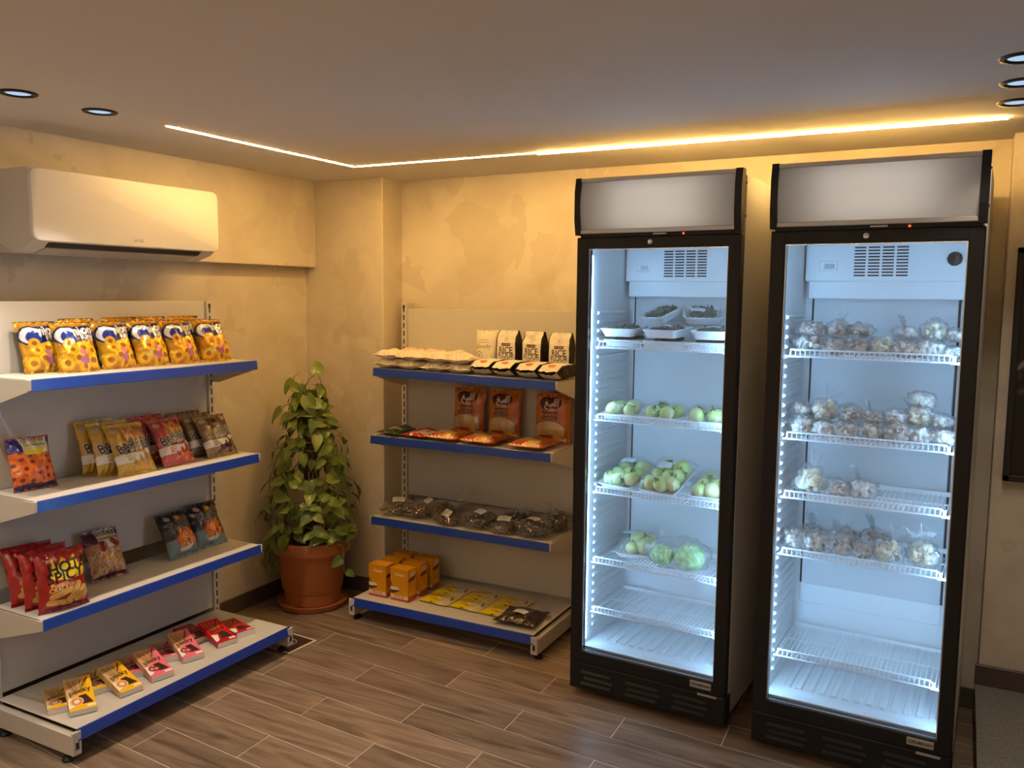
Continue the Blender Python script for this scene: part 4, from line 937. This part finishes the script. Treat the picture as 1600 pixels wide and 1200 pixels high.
# clear bags with dried goods
def film_bag_mesh(name, rx, ry, rz, seed, tail=None, crumple=.16, m=None):
    bm = bmesh.new(); bmesh.ops.create_icosphere(bm, subdivisions=4, radius=1)
    for v in bm.verts:
        d = v.co.normalized(); n1 = mnoise.noise(d * 2.1 + Vector((seed * 5.3, 0, 0))); n2 = abs(mnoise.noise(d * 5.0 + Vector((0, seed * 3.1, 0))))
        k = 1 + crumple * n1 * 1.2 + crumple * n2 * 1.1
        p = Vector((d.x * rx * k, d.y * ry * k, (d.z * k + .92) * rz)); p.z = max(p.z, .0005 + .002 * abs(n1)); v.co = p
    bm.verts.index_update(); b = MB(); b.add([v.co[:] for v in bm.verts], [[v.index for v in f.verts] for f in bm.faces]); bm.free()
    if tail:
        tx, ty, tz, tw = tail; base = Vector((tx * .25, ty * .25, rz * 1.45)); tip = Vector((tx, ty, tz)); side = (tip - base).cross(Vector((.3, 1, .1))).normalized(); n = 9; m_ = 6; vs = []; fs = []
        for j in range(m_):
            q = j / (m_ - 1)
            for i in range(n):
                u = i / (n - 1) * 2 - 1; p = base.lerp(tip, q) + side * u * tw * (.25 + .75 * q) + Vector((0, 1, 0)) * .012 * math.sin(u * 9 + seed) * (.3 + q) + Vector((0, 0, .012 * math.sin(u * 5 + seed * 2) * q)); vs.append(p)
        for j in range(m_ - 1):
            for i in range(n - 1): a = j * n + i; fs.append((a, a + 1, a + n + 1, a + n))
        b.add(vs, fs)
    return b.mesh(name, m or M_FILM, True)
def fill_points(n, rx, ry, rz, seed, shrink=.80):
    rn = random.Random(seed); out = []
    while len(out) < n:
        p = Vector((rn.uniform(-1, 1), rn.uniform(-1, 1), rn.uniform(-1, 1)))
        if p.length < 1: out.append((p.x * rx * shrink, p.y * ry * shrink, max(.006, (p.z * shrink + .92) * rz)))
    return out
def paper_label(parent, p, w, h, rz=0.0, tilt=0.0, roll=0.0):
    b = MB(); n = 5
    vs = []; fs = []
    for i in range(n + 1):
        u = i / n - .5; zz = .004 * math.sin(math.pi * (u + .5)); vs += [(u * w, -h / 2, zz), (u * w, h / 2, zz)]
    for i in range(n): fs.append((2 * i, 2 * i + 2, 2 * i + 3, 2 * i + 1))
    b.add(vs, fs); b.add([(x, y, q - .0006) for x, y, q in vs], [tuple(reversed(f)) for f in fs])
    for k in range(3): b.add([(-w * .36, h * (.22 - k * .2), .0052), (w * (.3 - .1 * k), h * (.22 - k * .2), .0052), (w * (.3 - .1 * k), h * (.27 - k * .2), .0052), (-w * .36, h * (.27 - k * .2), .0052)], [(0, 1, 2, 3)], 1)
    o = b.build('price_label', [M_PAPER, mat('label_ink', (.32, .32, .40), .6)], parent)
    o.rotation_euler = (R(tilt), R(roll), R(rz)); o.location = p; return o
def herb_items(n, rx, ry, rz, seed, cols):
    rn = random.Random(seed); it = []
    for p in fill_points(n, rx, ry, rz, seed, .86):
        l = rn.uniform(.006, .014); it.append((p, (l, l * rn.uniform(.25, .5), l * rn.uniform(.2, .45)), rn.choice(cols)))
    return it
HB = [(.18, .10, .055), (.12, .07, .04), (.26, .16, .09)]; HD = [(.08, .035, .028), (.12, .055, .04), (.045, .024, .02)]; HS = [(.30, .21, .12), (.19, .12, .07), (.42, .32, .21)]
z = BS[2]
for i, (x, y, rx, ry, rz, cols, tail, lb, where) in enumerate((
        (-2.410, 3.395, .080, .085, .030, HS, (-.02, .08, .06, .04), (.0, .0, .064, 25), 'first from the left, nearest the plant'), (-2.275, 3.410, .062, .090, .034, HS, None, (.01, .02, .072, 30), 'second from the left'),
        (-2.160, 3.420, .060, .085, .040, HB, (.14, .05, .12, .05), (.0, .0, .082, -12), 'third from the left, with a tall clear tail'), (-2.085, 3.335, .055, .048, .022, HB, None, (-.01, .0, .05, 40), 'fourth from the left, small, at the shelf edge'),
        (-1.935, 3.400, .085, .100, .034, HD, None, (.01, -.03, .071, 18), 'fifth from the left, dark, middle of the shelf'), (-1.795, 3.350, .060, .065, .028, HB, None, (.0, .0, .060, 22), 'sixth from the left, at the shelf edge'),
        (-1.805, 3.490, .060, .060, .034, HD, (.05, .02, .08, .05), None, 'dark, against the back panel'), (-1.650, 3.370, .080, .080, .036, HD, None, (.0, -.01, .076, 5), 'dark, with a label facing up near the right end'), (-1.590, 3.500, .050, .060, .046, HD, (-.06, -.02, .10, .05), None, 'dark, against the back panel at the right end'))):
    t = thing('dried_herb_bag', f'clear bag of dried brown herbs, {where}', 'food bag', (x, y, z + .001), R(random.Random(i).uniform(-25, 25)), 'bags of dried herbs on the third shelf')
    tag(link('dried_herbs', lumps_mesh('dried_herbs', herb_items(260, rx * 1.05, ry * 1.05, rz, 50 + i, cols), M_LUMP, 50 + i, 1, .3), t), kind='stuff')
    link('film', film_bag_mesh('film', rx * 1.02, ry * 1.02, rz * 1.04, 60 + i, tail, .26, M_HFILM), t)
    if lb: paper_label(t, (lb[0], lb[1], lb[2] * 1.05), .060, .036, random.Random(i).uniform(-20, 20), lb[3])

# base shelf: yellow cartons, yellow sachets and one dark bag
def cv_carton(side=False):
    Y = S(222, 150, 16); c = Canvas(56 if not side else 36, 90, Y); c.rect(0, .92, 1, 1, S(190, 84, 40))
    if not side:
        c.rect(0, .82, 1, .92, S(226, 206, 190)); c.text('SAHLAB', .5, .87, .15, S(140, 50, 44), -2, .008); c.ell(.52, .19, .30, .055, S(226, 170, 60)); c.text('Yasmin', .52, .19, .17, S(240, 226, 200), 0, .006); c.stroke(((.02, .44), (.08, .54), (.2, .60)), .05, S(70, 26, 20))
        c.ell(.20, .66, .30, .085, S(84, 34, 26)); c.ell(.20, .63, .29, .06, S(232, 222, 210)); c.poly([(0, .69), (.5, .66), (.2, .78), (0, .76)], S(84, 34, 26))
    else:
        c.ell(.55, .16, .35, .09, S(228, 200, 150)); c.poly([(.1, .30), (.95, .22), (.8, .36), (.1, .40)], S(110, 50, 30)); c.rect(0, .84, 1, 1, S(196, 84, 40)); c.rect(.2, .70, .8, .80, S(232, 176, 80))
    return c
ME = card_box('dessert_carton', .101, .066, .155, {'front': cv_carton(), 'right': cv_carton(True)}, S(216, 146, 20))
for r_, y in enumerate((3.229, 3.326, 3.428)):
    for i, x in enumerate((-2.394, -2.268)):
        o = link('dessert_carton', ME); tag(o, f"yellow dessert carton, {('left', 'right')[i]} column, {('front', 'middle', 'rear')[r_]} row, on the base shelf", 'carton', 'yellow cartons on the base shelf'); place(o, (x + rnd.uniform(-.003, .003), y, BB + .0008), R(rnd.uniform(-2, 2)))
def cv_sachet():
    c = Canvas(60, 48, S(226, 196, 20)); c.ell(.80, .35, .32, .30, S(206, 190, 150)); c.poly([(.5, 1), (.8, .3), (1, .2), (1, .9), (.85, 1)], S(206, 190, 150)); k = S(60, 66, 20)
    for y, a, b_ in ((.28, .18, .60), (.42, .12, .55), (.70, .35, .68)):
        rn = random.Random(int(y * 100)); pts = [(a + (b_ - a) * q / 12, y + rn.uniform(-.06, .06)) for q in range(13)]; c.stroke(pts, .022, k)
    c.rect(.40, .92, .52, 1, k); c.stroke(((.82, .2), (.9, .5)), .05, k); return c
ME = pillow('dessert_sachet', .159, .125, .016, cv_sachet(), S(226, 196, 20), M_FOIL, seed=44, seal=.06, wr=.002, waist=.0)
for r_, y in enumerate((3.236, 3.364)):
    for i, x in enumerate((-2.112, -1.948, -1.786)):
        o = link('dessert_sachet', ME); tag(o, f"flat yellow sachet, {ORD[i]} from the left in the {('front', 'rear')[r_]} row", 'sachet', 'flat yellow sachets on the base shelf'); lie(o, x, y + (.0, .004)[i % 2], BB + .0075, -3)
cv = Canvas(50, 50, (.03, .015, .012)); rn = random.Random(3)
for i in range(300): cv.ell(rn.random(), rn.random(), .015, .015, rn.choice([(.06, .03, .025), (.015, .008, .006), (.09, .05, .04)]))
o = thing('dark_bean_bag', 'clear bag of dark beans with a white label at the right of base shelf', 'food bag', (-1.652, 3.172, BB + .020), R(4))
p = link('pouch', pillow('pouch', .200, .185, .044, cv, (.03, .015, .012), mat('bean_pouch', attr='print', rough=.22, spec=.7, coat=.6, bump=(55, .9, .006)), seed=47, seal=.03), o); p.rotation_euler = (R(-90), 0, 0)
paper_label(o, (.0, .085, .0235), .062, .040, -8)

# ------------------------------------------------------------------ fridge one: trays of vegetables
def tray_parts(t, w, d, h, film_h, label=None, fill=None, seed=0):
    b = MB(); e = .014
    def rr(wx, dy, z, r=.018):
        out = []
        for cx, cy, a0 in ((wx / 2 - r, dy / 2 - r, 0), (-wx / 2 + r, dy / 2 - r, 90), (-wx / 2 + r, -dy / 2 + r, 180), (wx / 2 - r, -dy / 2 + r, 270)):
            out += [(cx + r * math.cos(R(a0 + k * 22.5)), cy + r * math.sin(R(a0 + k * 22.5)), z) for k in range(5)]
        return out
    R_ = [rr(w - 2 * e, d - 2 * e, 0), rr(w - e, d - e, h * .6), rr(w, d, h), rr(w - .004, d - .004, h + .002), rr(w - .010, d - .010, h - .002), rr(w - 2 * e - .004, d - 2 * e - .004, .004)]; n = len(R_[0])
    vs = [p for r in R_ for p in r]; fs = [tuple(reversed(range(n)))]
    for j in range(len(R_) - 1): fs += [(j * n + i, j * n + (i + 1) % n, (j + 1) * n + (i + 1) % n, (j + 1) * n + i) for i in range(n)]
    fs.append(tuple(range((len(R_) - 1) * n, len(R_) * n))); b.add(vs, fs); b.build('tray_base', M_FOAM, t, 40)
    nu, nv = 15, 15; vs = []; fs = []
    for j in range(nv):
        for i in range(nu):
            u, v = i / (nu - 1) * 2 - 1, j / (nv - 1) * 2 - 1; k = (max(0, 1 - u ** 6) * max(0, 1 - v ** 6)) ** .6
            vs.append((u * (w / 2 - .001), v * (d / 2 - .001), h + .001 + film_h * k * (1 + .12 * mnoise.noise(Vector((u * 2, v * 2, seed))))))
    for j in range(nv - 1):
        for i in range(nu - 1): a = j * nu + i; fs.append((a, a + 1, a + nu + 1, a + nu))
    MB().add(vs, fs).build('cling_film', M_CLING, t, True)
    if fill: tag(link('leafy_greens', fill, t), kind='stuff')
    if label: paper_label(t, (label[0], label[1], h + film_h * 1.02), .054, .036, label[2])
def tray(k, u, v, z, yaw, tilt, w, d, h, film_h, lab, label=None, fill=None, seed=0, group=None):
    t = thing('foam_tray', lab, 'food tray', fpos(k, u, v, z + d / 2 * math.sin(R(tilt)) * .98), 0, group); t.rotation_euler = (Matrix.Rotation(FR[k][2] + R(yaw), 3, 'Z') @ Matrix.Rotation(R(tilt), 3, 'X')).to_euler(); tray_parts(t, w, d, h, film_h, label, fill, seed)
    bpy.context.view_layer.update(); return t
def green_fill(seed, dark=1.0):
    rn = random.Random(seed); it = []
    for i in range(110):
        l = rn.uniform(.009, .017); g = rn.choice([(.05, .10, .03), (.08, .14, .05), (.035, .06, .025), (.12, .13, .06)]); it.append(((rn.uniform(-.043, .043), rn.uniform(-.052, .052), rn.uniform(.022, .034)), (l, l * .45, .003), tuple(c * dark for c in g)))
    return lumps_mesh('leafy_greens', it, M_LUMP, seed, 1, .3)
RZ = [[z - .0180 for z in r] for r in RAILS]
GF = [green_fill(1), green_fill(2, .6)]; gr = 'film wrapped trays of greens'
for i, u in enumerate((.130, .292, .455)):
    w_ = ('left', 'middle', 'right')[i]
    tray(0, u, .215, RZ[0][0], 0, 0, .150, .205, .024, .008, f'wrapped white tray of greens, lower one of the {w_} pair, top fridge shelf', None, GF[0], i, gr)
    tray(0, u + (-.012, .004, .018)[i], .190, RZ[0][0] + .036, (4, -3, 6)[i], 3, .142, .180, .030, .010, f'wrapped white tray of greens, upper one of the {w_} pair, top fridge shelf', (None, (-.01, -.01, 5), (.0, -.02, 4))[i], GF[1], i + 3, gr)
tray(0, .225, .310, RZ[0][0] + .080, -24, 20, .128, .140, .030, .012, 'wrapped white tray of greens leaning at the back, left, top fridge shelf', None, GF[0], 7, gr)
tray(0, .385, .320, RZ[0][0] + .082, 20, 20, .150, .130, .030, .012, 'wrapped white tray of greens leaning at the back, right, top fridge shelf', (-.02, -.01, -8), GF[0], 8, gr)
paper_label(thing('loose_label', 'loose white paper label on the right of the top shelf trays', 'label', fpos(0, .475, .245, RZ[0][0] + .090)), (0, 0, 0), .06, .035, 4)
def egg_mesh(seed):
    rn = random.Random(seed); bm = bmesh.new(); bmesh.ops.create_uvsphere(bm, u_segments=20, v_segments=12, radius=1)
    vs = []; cs = []; bm.verts.index_update()
    for v in bm.verts:
        d = v.co; k = 1 + .04 * math.sin(3 * math.atan2(d.y, d.x)) * (1 - d.z * d.z); vs.append((d.x * k, d.y * k, d.z * .92)); n1 = .5 + .5 * mnoise.noise(d * 1.6 + Vector((seed * 3, 0, 0))); q = max(0, min(1, (d.z + .4) * .6 + n1 * .6 - .25))
        a = np.array((.80, .80, .38)); g = np.array((.44, .60, .10)); cs.append((*(a * (1 - q) + g * q), 1))
    fs = [[v.index for v in f.verts] for f in bm.faces]; bm.free(); me = bpy.data.meshes.new('eggplant'); me.from_pydata(vs, [], fs); me.materials.append(mat('eggplant_skin', attr='print', rough=.28, spec=.5, var=None))
    at = me.color_attributes.new('print', 'FLOAT_COLOR', 'POINT'); at.data.foreach_set('color', np.array(cs, np.float32).ravel()); me.polygons.foreach_set('use_smooth', [True] * len(me.polygons)); return me
EGG = [egg_mesh(i) for i in range(4)]
b = MB(); vs = [(0, 0, 1.02)]; n = 10
for i in range(n): a = 2 * math.pi * i / n; rr_ = .62 if i % 2 == 0 else .28; vs.append((rr_ * math.cos(a), rr_ * math.sin(a), math.sqrt(max(0, 1 - rr_ ** 2)) * .92 + .04))
b.add(vs, [(0, 1 + i, 1 + (i + 1) % n) for i in range(n)]); b.tube([(0, 0, .95), (.05, 0, 1.15), (.12, .02, 1.32)], .09, 6)
CALYX = b.mesh('calyx', mat('calyx_green', (.12, .20, .05), .5), True)
rnd = random.Random(9)
def eggs(t, pts, r, lab, grp):
    bpy.context.view_layer.update()
    for i, (x, y, s) in enumerate(pts):
        o = link('green_eggplant', rnd.choice(EGG)); q = r * s
        rw = 'front' if y < -.03 else ('centre' if y < .02 else 'back'); cl = 'left' if x < -.012 else ('middle' if x < .022 else 'right')
        tag(o, lab.replace('eggplant in', f'eggplant at {rw} {cl} in'), 'eggplant', grp)
        rot = Matrix.Rotation(rnd.uniform(0, 6.28), 4, 'Z') @ Matrix.Rotation(rnd.uniform(.3, 1.6), 4, 'X') @ Matrix.Rotation(rnd.uniform(0, 6), 4, 'Z')
        o.matrix_world = t.matrix_world @ Matrix.Translation((x, y, .006 + q * .97)) @ rot @ Matrix.Diagonal((q, q, q, 1)); c = link('calyx', CALYX, o)
z = RZ[0][1]; g2 = 'trays of green eggplants'
for u, v, yaw, lb, pts, w_ in ((.125, .20, 6, None, ((-.035, -.045, 1.1), (.025, -.035, .9), (.02, .04, 1.1), (-.03, .04, 1)), 'left'), (.285, .205, -4, (.0, .01, 6), ((-.028, -.05, 1.0), (.032, -.05, 1.05), (-.02, .03, 1.1), (.04, .03, 1)), 'middle'), (.452, .195, 12, (-.01, .02, -20), ((-.03, -.045, 1.1), (.035, -.04, 1.15), (.03, .03, 1.0), (-.03, .04, 1)), 'right')):
    t = tray(0, u, v, z, yaw, 0, .150, .190, .018, .048, f'white tray of green eggplants, {w_} of three on the second fridge shelf', lb, None, 3, g2)
    eggs(t, pts, .027, f'pale green eggplant in the {w_} tray on the second fridge shelf', f'eggplants in the {w_} tray, second shelf')
z = RZ[0][2]
P7 = ((-.042, -.062, 1), (.006, -.066, 1.1), (.046, -.050, 1.05), (-.040, -.006, .95), (.012, -.010, 1), (-.030, .050, 1.1), (.036, .052, 1.15), (.042, .004, 1))
for u, v, yaw, tl, lb, pts, w_ in ((.136, .222, -10, 13, (-.012, .030, 8), P7, 'left'), (.312, .205, -9, 23, (-.006, .005, 10), P7, 'middle'), (.484, .225, 5, 8, None, P7[:6], 'right')):
    t = tray(0, u, v, z, yaw, tl, .162, .212, .022, .052, f'white tray of green eggplants, {w_} of three on the third fridge shelf', lb, None, 5, g2)
    eggs(t, pts, .0285, f'pale green eggplant in the {w_} tray on the third fridge shelf', f'eggplants in the {w_} tray, third shelf')
z = RZ[0][3]
t = tray(0, .155, .275, z, 16, 4, .150, .190, .018, .050, 'white tray of green eggplants at the back left of the fourth fridge shelf', (-.03, .02, -10), None, 6, g2)
eggs(t, ((.03, -.045, 1.1), (-.01, -.055, .95), (.045, .0, 1.15), (.0, .04, 1.2), (.05, .05, 1)), .028, 'pale green eggplant in the tray on the fourth fridge shelf', 'eggplants in the fourth shelf tray')
def veg_mesh(seed):
    bm = bmesh.new(); bmesh.ops.create_icosphere(bm, subdivisions=4, radius=1); bm.verts.index_update(); vs = []; cs = []
    for v in bm.verts:
        d = v.co; rid = abs(mnoise.noise(d * 2.2 + Vector((seed * 9, 0, 0)))); k = 1 + .10 * rid + .05 * mnoise.noise(d * 6); vs.append((d.x * k, d.y * k, d.z * k * .88)); q = min(1, rid * 2.6); cs.append((.26 + .36 * q, .50 + .30 * q, .12 + .26 * q, 1))
    fs = [[v.index for v in f.verts] for f in bm.faces]; bm.free(); me = bpy.data.meshes.new('green_cabbage'); me.from_pydata(vs, [], fs); me.materials.append(mat('cabbage_leaf', attr='print', rough=.4))
    at = me.color_attributes.new('print', 'FLOAT_COLOR', 'POINT'); at.data.foreach_set('color', np.array(cs, np.float32).ravel()); me.polygons.foreach_set('use_smooth', [True] * len(me.polygons)); return me
for i, (u, v, r) in enumerate(((.300, .185, .044), (.412, .180, .056))):
    o = link('green_cabbage', veg_mesh(i)); tag(o, f"{('small', 'large')[i]} round green cabbage in clear plastic on the fourth fridge shelf", 'cabbage', 'cabbages in clear plastic'); o.location = fpos(0, u, v, z + r * .90); o.scale = (r, r, r)
t = thing('clear_plastic_bag', 'crumpled clear plastic bag around two green cabbages', 'plastic bag', fpos(0, .365, .185, z + .001), FR[0][2])
link('film', film_bag_mesh('film', .128, .088, .060, 91, (-.09, .03, .085, .05), .14), t)

# ------------------------------------------------------------------ fridge two: bags of mushrooms
TAN = [(.60, .44, .33), (.44, .32, .24), (.72, .58, .45), (.32, .23, .18)]; YEL = [(.85, .70, .40), (.72, .56, .34), (.52, .38, .27), (.86, .78, .58)]; PALE = [(.80, .72, .62), (.66, .56, .47), (.88, .82, .72)]
def mush(rx, ry, rz, seed, cols, n=46):
    rn = random.Random(seed); it = []
    for p in fill_points(n, rx, ry, rz, seed, .80): l = rn.uniform(.011, .020); it.append((p, (l, l * rn.uniform(.5, .9), l * rn.uniform(.45, .8)), rn.choice(cols)))
    return lumps_mesh('mushrooms', it, M_LUMP, seed, 2, .14)
BAGS = {}
for nm, (rx, ry, rz, cols) in {'tan0': (.052, .060, .034, TAN), 'tan1': (.058, .055, .030, TAN), 'tan2': (.050, .058, .038, TAN), 'yel0': (.050, .055, .036, YEL), 'yel1': (.046, .055, .040, YEL), 'pal0': (.050, .055, .036, PALE), 'pal1': (.054, .058, .032, PALE)}.items():
    sd = hash(nm[0]) % 7 + int(nm[3]) * 3 + len(BAGS) * 11
    sd = len(BAGS) * 11 + 5
    BAGS[nm] = (mush(rx, ry, rz, sd, cols), [film_bag_mesh('film', rx * 1.05, ry * 1.05, rz * 1.06, sd + 1, tl, .30) for tl in (None, (.035, .03, rz * 3.1, .035))], rz)
def mbag(kind, u, v, z, yaw, lab, tail=0, sc_=1.0, label=None, grp='bags of mushrooms in the right fridge'):
    me, fl, rz = BAGS[kind]; t = thing('mushroom_bag', lab, 'food bag', fpos(1, u, v, z + .001), R(yaw), grp); t.scale = (sc_ * .93, sc_ * .93, sc_)
    tag(link('mushrooms', me, t), kind='stuff'); link('film', fl[tail], t)
    if label: paper_label(t, label[:3], .055, .034, label[3], label[4] if len(label) > 4 else 0)
    return t
def row(z, items, shelf, rowname, v, dz=0.0):
    for i, it in enumerate(items):
        kind, u, yaw, tail, sc_ = it[:5]; lb = it[5] if len(it) > 5 else None; dv = it[6] if len(it) > 6 else 0
        mbag(kind, u, v + dv, z + dz, yaw, f'clear bag of mushrooms, {ORD[i]} from the left, {rowname}, {shelf} shelf of right fridge', tail, sc_, lb)
z = RZ[1][0]
row(z, [('tan0', .100, 10, 0, 1), ('tan1', .185, 50, 0, .95), ('tan2', .262, 100, 0, .85), ('yel0', .335, 20, 0, .9), ('tan1', .408, 130, 0, .92), ('pal0', .476, 60, 0, .86), ('pal1', .543, 160, 0, .66)], 'top', 'lower layer', .180)
row(z, [('tan1', .098, 80, 0, .95), ('tan2', .182, 30, 1, .80), ('tan0', .260, 200, 0, .78), ('pal1', .400, 90, 1, .75), ('yel1', .480, 140, 0, .85, (.0, -.01, .086, 0, 18)), ('pal0', .545, 20, 0, .62)], 'top', 'upper layer', .225, .052)
z = RZ[1][1]
row(z, [('tan2', .090, 40, 0, .9), ('pal1', .165, 10, 0, .85), ('tan1', .240, 70, 0, .95), ('tan0', .320, 110, 0, .9), ('tan2', .392, 15, 0, .92), ('pal0', .460, 200, 0, .85), ('pal1', .530, 60, 0, .92)], 'second', 'lower layer', .165)
row(z, [('tan0', .085, 120, 0, .85), ('yel0', .155, 10, 1, 1.0), ('tan2', .238, 60, 0, .76), ('tan1', .312, 100, 1, .76), ('pal0', .384, 30, 0, .76), ('yel1', .452, 210, 0, .9), ('pal0', .520, 100, 0, .7)], 'second', 'upper layer', .215, .050)
mbag('pal1', .455, .235, z + .112, 30, 'clear bag of mushrooms heaped on top at the right, second shelf of right fridge', 0, .85)
z = RZ[1][2]
row(z, [('yel1', .125, 30, 1, 1.12), ('tan1', .222, 80, 0, .9), ('pal0', .295, 120, 1, .9)], 'third', 'one row', .185)
z = RZ[1][3]
row(z, [('tan0', .085, 60, 0, .9), ('tan1', .160, 20, 0, 1.0), ('tan2', .240, 100, 1, .9), ('tan1', .310, 40, 0, .95), ('yel0', .385, 10, 1, 1.0), ('yel1', .490, 200, 1, 1.05, (-.01, -.005, .098, 4, 35))], 'fourth', 'one row', .175)
row(z, [('tan1', .120, 70, 1, .9), ('tan0', .225, 20, 1, .9), ('tan2', .330, 90, 1, .9)], 'fourth', 'rear row', .300)
